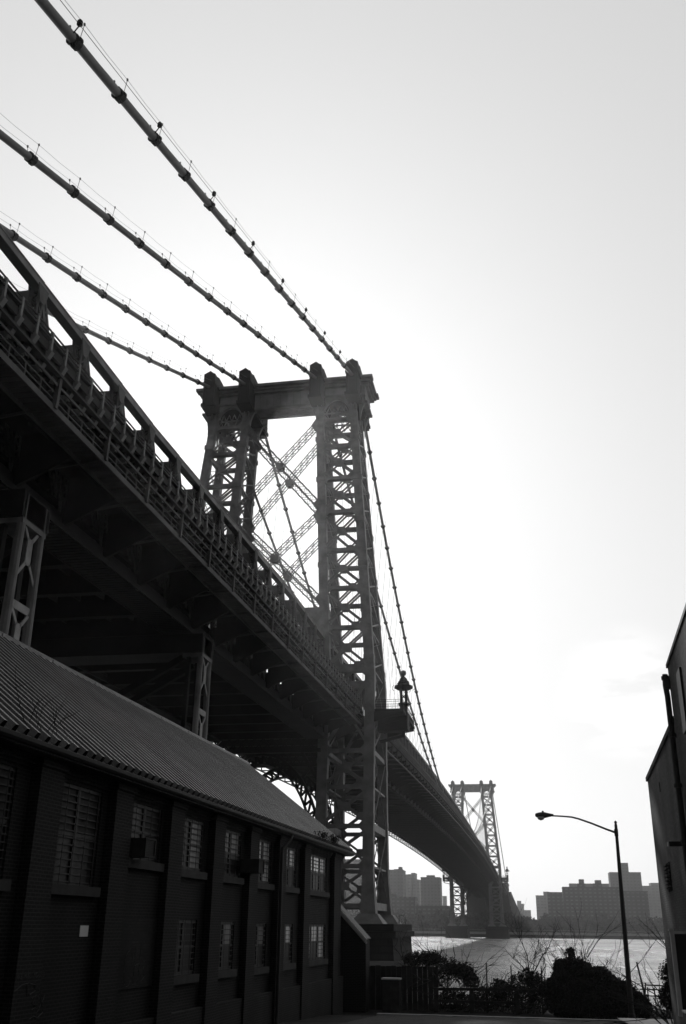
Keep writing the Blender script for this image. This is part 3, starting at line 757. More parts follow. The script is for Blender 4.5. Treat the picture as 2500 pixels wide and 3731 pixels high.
        rl.build('railing', M['steel_dark'], dk)
        if not main:
            wk = MB()
            for ya, yb in zip(ys[:-1], ys[1:]):
                ga, gb = g(ya), g(yb)
                wk.bar((s * 13.4, ya, 31.0 + ga), (s * 13.4, yb, 31.0 + gb), .12, .34)
                wk.bar((s * 12.0, ya, 31.0 + ga), (s * 12.0, yb, 31.0 + gb), .1, .25)
                m_ = 12 if full else 3
                for j in range(m_):
                    yq = ya + (yb - ya) * j / m_; wk.box(*sorted((s * 11.95, s * 13.35)), yq, yq + (yb - ya) / m_ * .72, 31.08 + g(yq), 31.14 + g(yq))
            wk.build('service_walkway', M['steel_deck'], dk)
            wr = MB()
            for ya, yb in zip(ys[:-1], ys[1:]):
                ga, gb = g(ya), g(yb)
                for h_ in (31.45, 31.85): wr.bar((s * 13.4, ya, h_ + ga), (s * 13.4, yb, h_ + gb), .055, .055)
                wr.bar((s * 13.5, ya, 32.25 + ga), (s * 13.5, yb, 32.25 + gb), .09, .12)
                for j in range(4):
                    yq = ya + (yb - ya) * j / 4; wr.bar((s * 13.4, yq, 31.0 + g(yq)), (s * 13.4, yq, 31.9 + g(yq)), .07 if j else .05)
                wr.bar((s * 13.45, ya, 31.0 + ga), (s * 13.5, ya, 32.7 + ga), .22, .26)
                wr.bar((s * 13.3, ya, 31.1 + ga), (s * 9.2, ya, 30.6 + ga), .12, .14)
            wr.build('walkway_railing', M['steel_deck'], dk)
            ip = MB()
            for ya, yb in zip(ys[:-1], ys[1:]):
                m_ = 12 if full else 3
                for j in range(m_ if not (full and s < 0 and -66 < ya < -30) else 0):
                    yq = ya + (yb - ya) * j / m_; ip.box(*sorted((s * 6.2, s * 8.5)), yq, yq + (yb - ya) / m_ * .7, 29.25 + g(yq), 29.33 + g(yq))
                ip.bar((s * 8.7, ya, 29.4 + g(ya)), (s * 8.7, yb, 29.4 + g(yb)), .1, .35); ip.bar((s * 6.1, ya, 29.3 + g(ya)), (s * 6.1, yb, 29.3 + g(yb)), .1, .2)
            ip.build('inner_platform', M['steel_dark'], dk)
        else:
            wk = MB()
            for ya, yb in zip(ys[:-1], ys[1:]):
                ga, gb = g(ya), g(yb)
                for xx in (13.4, 8.0): wk.bar((s * xx, ya, 30.9 + ga), (s * xx, yb, 30.9 + gb), .2, .22)
                wk.bar((s * 13.4, ya, 31 + ga), (s * 13.4, ya, 32.7 + ga), .2, .2)
                wk.box(*sorted((s * 8.1, s * 13.3)), ya - .1, ya + .1, 30.9 + ga, 31.1 + ga)
            wk.build('service_walkway', M['steel_deck'], dk)
    # lattice laterals between the two trusses at the top nodes
    tl = MB()
    for k, y in enumerate(ys[::1 if full else 6]):
        z = 43.0 + g(y) + (tch(y) if full else 0)
        for dz in (0, -.9):
            tl.bar((-8, y, z + dz), (8, y, z + dz), .12, .1)
        if full:
            for j in range(16): tl.bar((-8 + j, y, z), (-7 + j, y, z - .9), .05, .07); tl.bar((-7 + j, y, z), (-8 + j, y, z - .9), .05, .07)
    tl.build('top_laterals', M['steel_dark'], dk)
    return dk
span(-181.1, -4.8, True, 'near side span of trusses rising above the brick works')
span(1.3, 488.9, False, 'long main span arching over the river')
span(495.0, 660.0, False, 'far side span beyond the far tower')

# --- trestle bents carrying the near side span
def bent(y):
    root_mb = MB(); ztop = 29.2 + g(y)
    # cap girder across
    root_mb.box(-9.6, 9.6, y - 1.5, y + 1.5, ztop - 1.6, ztop - .05)
    b0 = root_mb.build('support_bent', M['steel_dark'], bridge); b0['label'] = 'latticed steel trestle bent under the side span' 
    for s in (-1, 1):
        mb = MB(); X_ = s * 8.75
        zb = 2.4
        def hw(z): return 1.32 + (ztop - z) * .0125 if True else 1.4
        for e in (-1, 1):
            il = MB(); il.bar((X_ - s * .35, y + e * 1.05, ztop - .2), (X_ - s * .35, y + e * 1.5, zb), .3, .4, upv=(0, 1, 0)); il.build('inner_leg', M['steel_dark'], b0)  # inner tubes coloured dark as if in shade
            mb.tube([(X_ + s * .62, y + e * 1.05, ztop - .2), (X_ + s * .62, y + e * 1.5, zb)], .25, 10)
        mb.box(X_ - .85, X_ + .85, y - 1.3, y + 1.3, ztop - 1.9, ztop - .2)
        mb.build('leg', M['steel'], b0)
        lc = MB(); z = ztop - 1.6; k = 0
        while z > zb + 2:
            h_ = 3.1; zc = z - h_ / 2
            for f_ in (s * .7,):
                xx = X_ + f_; ww = 1.0 + (ztop - zc) * .016
                if k % 2 == 0:
                    lc.prism([(y - .28, zc + .75), (y + .28, zc + .75), (y + .28, zc - .75), (y - .28, zc - .75)], 'x', xx - .03, xx + .03)
                    for e in (-1, 1):
                        lc.bar((xx, y + e * .2, zc + .65), (xx, y + e * ww, z + .1), .06, .2, upv=(0, 1, 0)); lc.bar((xx, y + e * .2, zc - .65), (xx, y + e * ww, z - h_ - .1), .06, .2, upv=(0, 1, 0))
                else:
                    lc.box(xx - .03, xx + .03, y - ww, y + ww, zc - .22, zc + .22)
            z -= h_ if k % 2 == 0 else 1.6
            k += 1
        lc.build('lacing', M['steel_pale'], b0)
    # X bracing between the two legs
    br = MB(); zz = [ztop - 2, ztop - 11, ztop - 20, 4]
    for e in (-1.3, 1.3):
        for za, zb_ in zip(zz[:-1], zz[1:]):
            br.bar((-8, y + e, za), (8, y + e, zb_), .5, .5); br.bar((8, y + e, za), (-8, y + e, zb_), .5, .5); br.bar((-8, y + e, zb_), (8, y + e, zb_), .5, .6)
            br.prism([(1.2 * math.cos(R(45 * k)), (za + zb_) / 2 + 1.2 * math.sin(R(45 * k))) for k in range(8)], 'y', y + e - .3, y + e + .3)
    br.build('cross_brace', M['steel_dark'], b0)
for y in (-150.0, -119.5, -89.4, -59.0): bent(y)

# ------------------------------------------------------------------ far side beyond the bridge
def far_anchorage():
    r_ = empty('bridge_anchorage', (14, 700, 0)); tag(r_, 'stone anchorage block with a domed turret at the far end of the bridge', 'anchorage')
    mb = MB(); mb.box(-34, .5, 0, 60, -2, 31); mb.build('block', M['stone'], r_)
    mb = MB(); mb.tube([(-3.2, 22, z) for z in (26, 33, 33.1, 36.4, 36.5, 37.2, 38.6, 39.9, 40.5)], [2.5, 2.3, 2.7, 2.4, 2.9, 2.9, 2.5, 1.4, .2], 14); mb.build('turret', M['stone'], r_)
    mb = MB()
    V = []
    for (y, z) in ((60, 33.5), (152, 30.5), (540, 20), (900, 13), (1400, 7)): V.append((y, z))
    mb.prism([(V[0][0], -2)] + V + [(V[-1][0], -2)], 'x', -28, 0); mb.build('approach', M['stone'], r_)
far_anchorage()
gmb = MB()
# ------------------------------------------------------------------ city blocks
def block(x0, x1, z, y, d, m_, label, pents=(), cat='apartment block', steps=()):
    cx_, w_ = (x0 + x1) / 2, (x1 - x0); r_ = empty('apartment_block', (cx_, y, 2.8)); tag(r_, label, cat, 'apartment blocks across the river')
    mb = MB(); mb.box(-w_ / 2, w_ / 2, 0, d, 0, z - 2.8)
    for (a, b_, zz) in steps: mb.box(a - cx_, b_ - cx_, -1.5, d * .5, 0, zz - 2.8)
    mb.build('wall', m_, r_)
    mb = MB()                                                            # parapet
    for (xa, xb, ya, yb) in ((-w_ / 2 - .1, w_ / 2 + .1, -.1, .3), (-w_ / 2 - .1, -w_ / 2 + .3, .3, d), (w_ / 2 - .3, w_ / 2 + .1, .3, d)): mb.box(xa, xb, ya, yb, z - 2.9, z - 2.0)
    mb.build('parapet', m_, r_)
    for (a, b_, zz) in pents:
        mb = MB(); mb.box(a - cx_, b_ - cx_, 3, 3 + min(9, d * .5), z - 2.8, zz - 2.8); mb.build('rooftop_house', m_, r_)
    return r_
b1, b2, b3 = M['b1'], M['b2'], M['b3']
block(-147, -112.5, 61, 800, 25, b3, 'slab block seen through the lattice of the near tower leg')
block(-101, -78.1, 50.1, 760, 22, b1, 'dark stepped tower block just right of the near tower leg', [(-82.1, -79.5, 53.3), (-86, -79.0, 51.5)])
block(-96, -87.0, 52.6, 900, 20, b2, 'pale narrow tower block behind the dark stepped one', [(-90.9, -88.0, 53.8)])
block(-87.5, -83.9, 54.2, 903, 20, b2, 'pale slim tower, tallest between the dark stepped block and the square one')
block(-84.6, -79.1, 47.8, 897, 20, b2, 'pale lower tower immediately left of the square block')
block(-69, -51.6, 46.7, 820, 22, b1, 'square grey tower block left of the far bridge tower', [(-63.9, -56.8, 49.3)])
block(-92, -55, 25.5, 652, 20, b3, 'low dark housing slab near the water, left of the far bridge tower', [(-75, -70, 28.5)])
block(-56, -30.5, 19.5, 655, 18, b3, 'lowest dark housing slab beside the far bridge pier')
block(-92, -87.2, 43.3, 1300, 15, b2, 'tiny hazy block between the square tower and the far bridge tower')
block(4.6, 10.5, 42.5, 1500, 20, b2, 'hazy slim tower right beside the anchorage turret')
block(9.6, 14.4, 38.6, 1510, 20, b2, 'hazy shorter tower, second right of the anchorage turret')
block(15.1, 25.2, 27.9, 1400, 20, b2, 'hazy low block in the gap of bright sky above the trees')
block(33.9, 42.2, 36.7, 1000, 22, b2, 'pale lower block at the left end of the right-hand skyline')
block(42.2, 47.9, 40.6, 1004, 22, b2, 'pale narrow block rising behind the left end of the long brown slab')
block(43.5, 56.5, 31.5, 720, 18, b3, 'dark lower wing at the left end of the long brown housing slab')
block(55.2, 100.7, 34.8, 700, 20, b3, 'long dark brown housing slab with two rooftop houses', [(66.7, 73.0, 38.2), (68.4, 72.2, 41.3), (79.0, 85.5, 38.3), (80.7, 85.3, 40.7)])
block(99.9, 118.2, 31.7, 690, 20, b3, 'dark right wing of the long brown slab, behind the street lamp pole')
block(66.9, 107.0, 44.9, 900, 20, b1, 'grey slab peeping over the long brown slab')
block(103, 131.0, 53.4, 860, 24, b1, 'broad grey block with one tall square shaft on its roof', [(113.9, 120.6, 62.5)])
block(149.3, 159.1, 48.6, 1050, 22, b2, 'pale block between the broad grey block and the painted wall')
block(159.2, 175.0, 51.8, 1054, 22, b2, 'pale block partly hidden by the painted brick wall')

# far shore trees: a wood that reads as one mass
def leaf_clump(mb, c_, r_, n, s_, flat=1.0, rnd=random):
    for _ in range(n):
        while True:
            d = Vector((rnd.uniform(-1, 1), rnd.uniform(-1, 1), rnd.uniform(-1, 1)))
            if .15 < d.length < 1: break
        p = Vector(c_) + Vector((d.x * r_[0], d.y * r_[1], d.z * r_[2]))
        a = Vector((rnd.gauss(0, 1), rnd.gauss(0, 1), rnd.gauss(0, 1))).normalized(); b_ = a.orthogonal().normalized(); c2 = a.cross(b_)
        k = s_ * rnd.uniform(.6, 1.4)
        mb.add([p + b_ * k, p + c2 * k * .6, p - b_ * k, p - c2 * k * .6], [(0, 1, 2, 3)])
tf = MB(); rt = random.Random(3)
x = -160
while x < 190:
    h_ = rt.uniform(8.0, 12.0) * (1.0 if x > 30 else 1.15); w_ = rt.uniform(4, 7)
    y = shore(x) + rt.uniform(14, 70)
    leaf_clump(tf, (x, y, 2.5 + h_ * .55), (w_, w_, h_ * .5), 330, .85, rnd=rt)
    tf.bar((x, y, 2.5), (x, y, 2.5 + h_ * .6), .5, .5)
    x += rt.uniform(1.8, 3.6)
o = tf.build('treeline', M['tree_far']); tag(o, 'hazy wood of park trees along the far shore below the housing blocks', 'trees', kind='stuff')
sw = MB()
for i, x in enumerate(range(-200, 260, 10)):
    sw.bar((x, shore(x) - .3, 2.5), (x + 10, shore(x + 10) - .3, 2.5), .5, 1.4)
    sw.bar((x, shore(x) + .5, 3.6), (x, shore(x) + .5, 4.4), .15)
    sw.bar((x, shore(x) + .5, 4.4), (x + 10, shore(x + 10) + .5, 4.4), .12, .15)
tag(sw.build('sea_wall', M['curb']), 'pale coping and rail of the sea wall along the far shore', 'sea wall')

# ------------------------------------------------------------------ the brick works on the left
WB = empty('brick_building', (26.12, -86.0, 2.5), 0)
ang = math.atan2(0.02133, .99977)                                        # wall runs slightly off the bridge direction
WB.rotation_euler = (0, 0, -ang)
tag(WB, 'long dark brick works with a corrugated metal roof and barred windows', 'factory building')
Z0 = 2.5
def zz(z): return z - Z0
S_END = -52.0
WIN = [(-6.8, -3.2, 7.5, 8.93), (-10.75, -8.7, 7.5, 8.93), (-14.4, -12.4, 7.5, 8.93), (-18.1, -16.1, 7.55, 8.93), (-21.8, -19.75, 7.55, 8.93), (-25.3, -23.15, 7.6, 8.93), (-29.0, -26.85, 6.9, 8.93), (-33.0, -30.75, 6.9, 8.93), (-36.8, -34.7, 6.9, 8.93), (-40.5, -38.4, 6.9, 8.93),
       (-6.98, -3.3, 4.85, 6.2), (-10.97, -9.0, 4.85, 6.2), (-14.54, -12.7, 4.85, 6.2), (-18.26, -16.4, 4.9, 6.25), (-21.8, -19.9, 4.9, 6.28)]
def wall_openings(mb, s0, s1, z0, z1, x0, x1, wins):
    ss = sorted({s0, s1} | {w_[0] for w_ in wins} | {w_[1] for w_ in wins}); zs = sorted({z0, z1} | {w_[2] for w_ in wins} | {w_[3] for w_ in wins})
    for a, b_ in zip(ss[:-1], ss[1:]):
        run = None
        for c_, d in zip(zs[:-1], zs[1:]):
            m_ = ((a + b_) / 2, (c_ + d) / 2); hole = any(w_[0] < m_[0] < w_[1] and w_[2] < m_[1] < w_[3] for w_ in wins)
            if not hole:
                if run is None: run = [c_, d]
                else: run[1] = d
            if hole and run: mb.box(x0, x1, a, b_, zz(run[0]), zz(run[1])); run = None
        if run: mb.box(x0, x1, a, b_, zz(run[0]), zz(run[1]))
mb = MB(); wall_openings(mb, S_END, 0, .5, 9.35, -.32, 0, WIN)
mb.box(-10.3, -.32, -.3, -.0, zz(.5), zz(9.35))                           # far gable wall
mb.prism([(-10.3, zz(9.35)), (0, zz(9.35)), (-5.15, zz(13.5))], 'y', -.3, 0)
mb.box(-10.3, -10.0, S_END, -.3, zz(.5), zz(9.35))
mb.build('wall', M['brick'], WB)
PIL = [-2.05, -7.65, -11.55, -15.2, -18.9, -22.5, -26.05, -29.7, -33.8, -37.6, -41.4, -45.2, -49]
for s in PIL:
    mb = MB(); mb.box(0, .22, s - .5, s + .5, zz(1), zz(9.05)); mb.box(0, .27, s - .56, s + .56, zz(9.05), zz(9.2)); mb.build('pilaster', M['brick'], WB)
mb = MB()
for k in range(5): mb.box(0, .05 + .05 * k, S_END, -.02, zz(9.0 + .07 * k) + .005, zz(9.07 + .07 * k))
mb.build('corbel_course', M['brick'], WB)
mb = MB(); mb.box(0, .16, S_END, -.05, zz(1), zz(4.05)); mb.build('plinth_course', M['brick'], WB)
mb = MB(); mb.box(.002, .03, -25.4, -22.7, zz(4.75), zz(6.3)); mb.build('bricked_up_opening', M['brick_patch'], WB)
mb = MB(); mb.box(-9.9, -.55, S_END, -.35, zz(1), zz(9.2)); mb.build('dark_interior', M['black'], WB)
rw = random.Random(11)
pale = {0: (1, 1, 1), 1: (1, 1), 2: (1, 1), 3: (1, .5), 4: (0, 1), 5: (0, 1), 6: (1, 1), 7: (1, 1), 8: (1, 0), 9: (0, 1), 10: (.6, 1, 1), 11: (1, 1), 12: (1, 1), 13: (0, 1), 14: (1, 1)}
for i, (s0, s1, z0, z1) in enumerate(WIN):
    n = 3 if (s1 - s0) > 3 else 2; mb = MB(); wd = (s1 - s0) / n; zm = (z0 + z1) / 2
    for k in range(n + 1):
        s = s0 + wd * k; mb.box(-.12, -.04, max(s0, s - .07), min(s1, s + .07), zz(z0), zz(z1))
    for z in (z0, zm - .04, z1 - .07): mb.box(-.115, -.045, s0, s1, zz(z), zz(z + .08))
    f_ = mb.build('window', M['frame'], WB)
    for k in range(n):
        a, b_ = s0 + wd * k + .08, s0 + wd * (k + 1) - .08
        pv = pale[i][k]
        for lo, hi, up_ in ((z0 + .08, zm - .04, 0), (zm + .04, z1 - .07, 1)):
            p = MB(); p.box(-.09, -.07, a, b_, zz(lo), zz(hi))
            isp = (up_ and pv >= .5) or (not up_ and rw.random() < .2)
            p.build('pane', (M['shade'] if i in (0, 1, 2, 10, 11) else M['shade_mid'] if i in (3, 4, 12, 13) else M['shade_dim']) if isp else M['glass'], f_)  # tone per window stands in for sky reflection weakening leftward
    gr_ = MB()
    m_ = int((z1 - z0) / .14)
    for k in range(m_): gr_.box(-.038, -.022, s0, s1, zz(z0 + (z1 - z0) * (k + .5) / m_) - .012, zz(z0 + (z1 - z0) * (k + .5) / m_) + .012)
    for k in range(int((s1 - s0) / .5) + 1): gr_.box(-.02, -.01, s0 + k * .5, s0 + k * .5 + .015, zz(z0), zz(z1))
    gr_.build('window_bars', M['frame'], f_)
    sl_ = MB(); sl_.box(-.1, .14, s0 - .1, s1 + .1, zz(z0) - .2, zz(z0) - .003); sl_.build('sill', M['sill'], f_)
# air conditioner in the second-storey window
ac = empty('air_conditioner', WB.matrix_world @ Vector((0, 0, 0)))
ac.matrix_world = Matrix.Translation((26.12, -86, 2.5)) @ Matrix.Rotation(-ang, 4, 'Z') @ Matrix.Translation((.05, -16.05, zz(7.72)))
tag(ac, 'boxy air conditioner sticking out of an upper window of the brick works', 'air conditioner')
mb = MB(); mb.box(-.2, .55, -.02, .62, 0, .42); mb.build('case', M['box'], ac)
mb = MB()
for (a, b_, c_, d) in ((-.03, .63, -.01, .03), (-.03, .63, .39, .43), (-.03, .02, .03, .39), (.58, .63, .03, .39)): mb.box(.551, .58, a, b_, c_, d)
for k in range(9): mb.box(.552, .565, .03, .58, .05 + .038 * k, .062 + .038 * k)
mb.build('grille', M['sill'], ac)
ac2 = copy_tree(ac); ac2.matrix_world = Matrix.Translation((26.12, -86, 2.5)) @ Matrix.Rotation(-ang, 4, 'Z') @ Matrix.Translation((-.1, -25.2, zz(7.65)))
ac2['label'] = 'air conditioner set in the dark window left of the other one, with pale edges'
tag(ac, group='window air conditioners'); tag(ac2, group='window air conditioners')
# roof
def rf(t_):  # point on the street-side slope: t 0 eave .. 1 ridge
    return (.45 + (-5.15 - .45) * t_, zz(9.42) + (13.68 - 9.42) * t_)
mb = MB(); pitch_ = .42; n = int(55 / pitch_)
prof = [(0, 0), (.13, 0), (.16, .14), (.27, .14), (.3, 0), (.42, 0)]
nx, nz_ = .606, .795
for side in (1, -1):
    for k in range(n):
        s = .25 - pitch_ * k
        pr_ = [(s - a, h_) for a, h_ in prof]
        for (sa, ha), (sb, hb) in zip(pr_[:-1], pr_[1:]):
            (xe, ze), (xr, zr) = rf(0), rf(1)
            if side < 0: xe, xr = -10.3 - xe, -10.3 - xr
            n_x = nx * side
            P4 = [(xe + n_x * ha, sa, ze + nz_ * ha), (xe + n_x * hb, sb, ze + nz_ * hb), (xr + n_x * hb, sb, zr + nz_ * hb), (xr + n_x * ha, sa, zr + nz_ * ha)]
            mb.quad(*P4)
rfo = mb.build('roof', M['roof'], WB)
mb = MB(); (xe, ze), (xr, zr) = rf(0), rf(1)
mb.prism([(xe, ze - .12), (xe, ze - .02), (xr, zr - .02), (-10.3 - xe, ze - .02), (-10.3 - xe, ze - .12), (xr, zr - .12)], 'y', -54, .22); mb.build('roof_board', M['frame'], rfo)
mb = MB()
for k in range(18):
    s = .27 - 3.05 * k; mb.prism([(xr - .28, zr - .06), (xr - .3, zr + .02), (xr, zr + .2), (xr + .3, zr + .02), (xr + .28, zr - .06), (xr, zr + .12)], 'y', s - 3.0, s)
mb.build('ridge_cap', M['roof'], rfo)
mb = MB(); N = 6
pts = [(xe - .03 + .11 * math.cos(math.pi + math.pi * k / N) + .1, ze - .05 + .12 * math.sin(math.pi + math.pi * k / N)) for k in range(N + 1)]
for a, b_ in zip(pts[:-1], pts[1:]): mb.prism([a, b_, (b_[0], b_[1] - .012), (a[0], a[1] - .012)], 'y', -54, .22)
mb.prism([(.02, zz(9.35)), (.5, zz(9.33)), (.5, zz(9.22)), (.02, zz(9.22))], 'y', -54, .2)
mb.build('gutter', M['gutter'], WB)
mb = MB(); mb.tube([(.52, -11.5, zz(9.3)), (.5, -11.6, zz(9.1)), (.3, -12.0, zz(8.75)), (.3, -12.05, zz(8.6)), (.3, -12.05, zz(2.6))], .06, 8); mb.build('downpipe', M['gutter'], WB)
# notice and graffiti
mb = MB(); mb.box(.001, .012, -27.3, -26.9, zz(5.9), zz(6.12))
nt_ = mb.build('paper_notice', M['paper'], None); nt_.matrix_world = WB.matrix_basis.copy() if False else Matrix.Translation((26.12, -86, 2.5)) @ Matrix.Rotation(-ang, 4, 'Z')
tag(nt_, 'small pale blank notice fixed to the dark brick wall', 'notice')
def text_mesh(s, size, m_, name):
    cu = bpy.data.curves.new(name, 'FONT'); cu.body = s; cu.size = size; cu.extrude = .002; cu.shear = .15; cu.space_character = 1.15
    to = bpy.data.objects.new(name + '_tmp', cu); COL.objects.link(to)
    bpy.context.view_layer.update(); dg = bpy.context.evaluated_depsgraph_get()
    me = bpy.data.meshes.new_from_object(to.evaluated_get(dg)); bpy.data.objects.remove(to); me.materials.clear(); me.materials.append(m_)
    return me
me = text_mesh('WE MISS YOU!!!', .135, M['spray'], 'graffiti')
bmx = Matrix(((0, 0, 1, 0), (1, 0, 0, 0), (0, 1, 0, 0), (0, 0, 0, 1)))
gmx = Matrix.Translation((26.12, -86, 2.5)) @ Matrix.Rotation(-ang, 4, 'Z') @ Matrix.Translation((.223, -30.18, zz(5.2))) @ bmx
gm = MB()
for v_ in me.vertices: gm.v.append(tuple(v_.co))
for p in me.polygons: gm.f.append(tuple(p.vertices))
def scrib(pts, r_=.008):
    gm.tube([(x_, y_, 0) for x_, y_ in pts], r_, 4)
scrib([(0, -.2), (.25, -.1), (.5, -.08), (.75, -.12), (.8, -.22), (.6, -.28)]); scrib([(.45, -.1), (.5, -.3)])
scrib([(.7, -.35), (.85, -.3), (.75, -.45), (.9, -.5), (.75, -.55)]); scrib([(1.0, -.3), (1.2, -.6)]); scrib([(1.22, -.32), (.98, -.6)]); scrib([(.7, -.7), (.85, -.66), (1.0, -.7), (1.2, -.62)])
go = gm.build('graffiti', M['spray'], None); go.matrix_world = gmx
tag(go, 'faint pale spray-painted WE MISS YOU!!! low on the dark brick wall', 'graffiti')
gm = MB()
scrib([(.3 + .25 * math.cos(t_), .45 + .38 * math.sin(t_)) for t_ in [k * .35 + .6 for k in range(16)]]); scrib([(.62, .9), (.66, .1)]); scrib([(.66, .5), (.95, .55)]); scrib([(.95, .9), (.93, .1)]); scrib([(1.15, .6), (1.3, .55), (1.15, .35), (1.32, .25), (1.12, .15)])
go = gm.build('graffiti', M['spray'], None); go.matrix_world = Matrix.Translation((26.12, -86, 2.5)) @ Matrix.Rotation(-ang, 4, 'Z') @ Matrix.Translation((.17, -25.2, zz(4.75))) @ bmx
tag(go, 'thin looping scrawl sprayed on the bricked-up opening', 'graffiti')
# lean-to against the far gable
lt = empty('lean_to', (26.0, -85.9, 2.5)); tag(lt, 'small dark lean-to with a pale sloping roof edge at the end of the brick works', 'shed')
mb = MB(); mb.prism([(-4.5, 0), (1.15, 0), (1.15, 3.0), (-.6, 4.8), (-4.5, 4.8)], 'y', .85, 2.0); mb.build('wall', M['brick'], lt)
mb = MB(); mb.bar((-.65, .72, 4.92), (1.2, .72, 3.05), .1, .1); mb.bar((-.6, .78, 4.72), (1.2, .78, 2.9), .06, .07); mb.build('rake_board', M['white'], lt)
mb = MB(); mb.bar((-.65, 1.4, 4.98), (1.2, 1.4, 3.1), 1.2, .05); mb.build('roof', M['frame'], lt)

# twigs and weeds
def twig(mb, p, d, L, r_, depth, rnd, spread=.5, curl=.15):
    p = Vector(p); d = Vector(d).normalized(); n = 4; pts = [p.copy()]
    for k in range(n):
        d = (d + Vector((rnd.gauss(0, curl), rnd.gauss(0, curl), rnd.gauss(0, curl * .6)))).normalized(); p = p + d * (L / n); pts.append(p.copy())
    mb.tube(pts, r_, 5, r_ * .55, cap=False)
    if depth > 0:
        for k in range(rnd.choice((2, 3))):
            i = rnd.choice((2, 3, 4)); nd = (d + Vector((rnd.gauss(0, spread), rnd.gauss(0, spread), rnd.gauss(0, spread * .6)))).normalized()
            twig(mb, pts[i], nd, L * rnd.uniform(.55, .8), r_ * .6, depth - 1, rnd, spread, curl)
rr = random.Random(5)
wm = MB()
for k in range(11): twig(wm, (26.45 + rr.uniform(-.1, .1), -118.6 + k * .16, 9.45), (rr.gauss(0, .3), rr.gauss(0, .4), 1), rr.uniform(.35, .7), .006, 1, rr)
tag(wm.build('gutter_weeds', M['bark']), 'dry thin weeds sprouting from the near end of the gutter', 'weeds')
for (s, n, h_, lb) in ((-14.0 + 7.5, 26, .28, 'leafy tuft growing in the gutter above the far windows'), (-4.0, 34, .34, 'thicker leafy tuft growing in the gutter nearest the bridge tower')):
    wm = MB()
    for k in range(n):
        p = Vector((26.52 + rr.uniform(-.15, .15), -86 + s + rr.gauss(0, .35), 9.5)); wm.bar(p, p + Vector((rr.gauss(0, .08), rr.gauss(0, .1), h_ * rr.uniform(.5, 1.2))), .015, .01)
        leaf_clump(wm, p + Vector((0, 0, h_ * .6)), (.12, .12, .15), 4, .04, rnd=rr)
    tag(wm.build('gutter_weeds', M['leaf']), lb, 'weeds')

# ------------------------------------------------------------------ buildings on the right
RB = empty('painted_building', (39.61, -95.0, 2.5), -math.atan2(.0374, .9993)); tag(RB, 'tall windowless grey painted brick building with one louvred vent beside the street', 'building')
mb = MB(); mb.box(0, 14, -12.0, 0, -3, zz(11.35)); mb.build('wall', M['brick_r'], RB)
mb = MB(); mb.box(-.06, 14.1, -12.0, .06, zz(11.35), zz(11.5)); mb.build('coping', M['sill'], RB)
mb = MB(); mb.box(-.03, .02, -5.5, -4.3, zz(7.3), zz(8.15)); 
v0 = mb.build('louvre_vent', M['black'], RB)
mb = MB()
for k in range(7): mb.bar((-.08, -5.4, zz(7.4 + k * .11)), (-.08, -4.4, zz(7.4 + k * .11)), .08, .03)
mb.build('louvre_blades', M['sill'], v0)
mb = MB(); mb.box(-.02, .02, -5.15, -5.05, zz(10.35), zz(10.65)); mb.build('wall_slot', M['black'], RB)
NB = empty('corner_building', (39.12, -107.07, 2.5), -math.atan2(.0374, .9993)); tag(NB, 'taller dark building at the right edge with a bent downpipe down its corner', 'building')
mb = MB(); mb.box(0, 16, -40, 0, -3, zz(12.8)); mb.build('wall', M['brick_r'], NB)
mb = MB(); mb.box(-.04, 16, -40, .03, zz(12.8), zz(12.9)); mb.build('cornice', M['frame'], NB)
mb = MB()
for s in (-2.6, -5.6, -8.6): 
    for z in (10.6, 7.9): mb = MB(); mb.box(-.05, .02, s - .4, s + .4, zz(z), zz(z + 1.5)); mb.build('window', M['glass'], NB)

dp = MB(); dp.tube([(-.1, -.1, zz(12.6)), (-.12, -.1, zz(12.3)), (-.1, -.1, zz(12.0)), (-.1, -.1, zz(2.8))], .075, 8)
for z in (12.45, 10.9, 9.6, 8.2): dp.tube([(-.1, -.1, zz(z)), (-.1, -.1, zz(z + .1))], .11, 8)
dp.box(-.16, .0, -.2, .0, zz(12.2), zz(12.45))
dp.build('downpipe', M['gutter'], NB)
wl = empty('wall_lamp', (39.23, -104.99, 8.36)); tag(wl, 'small dark box lamp with a pale end on the grey painted wall', 'lamp')
mb = MB(); mb.box(-.35, .0, -.1, .1, -.06, .06); mb.build('case', M['frame'], wl); mb = MB(); mb.box(-.38, -.35, -.09, .09, -.055, .055); mb.build('end_cap', M['white'], wl)

# pale edged gate post at the right edge
gp = empty('gate', (38.42, -107.0, 4.0)); tag(gp, 'dark metal gate leaf with a pale weathered edge at the right border', 'gate')
mb = MB(); mb.box(.1, 1.6, -.05, .05, .3, 2.08); mb.build('leaf', M['frame'], gp)
mb = MB(); mb.box(0, .095, -.08, .08, .25, 2.15); mb.box(.096, 1.6, -.07, .07, 2.09, 2.15); mb.box(-.03, .095, -.1, .1, 2.152, 2.2); mb.build('frame', M['white'], gp)
gp2 = empty('concrete_block', (38.6, -107.6, 3.95)); tag(gp2, 'short pale-topped block low at the right border below the gate', 'block')
mb = MB(); mb.box(-.12, 1, -.3, .3, 0, .42); mb.build('body', M['box'], gp2); mb = MB(); mb.box(-.14, 1, -.32, .32, .421, .46); mb.build('cap', M['white'], gp2)

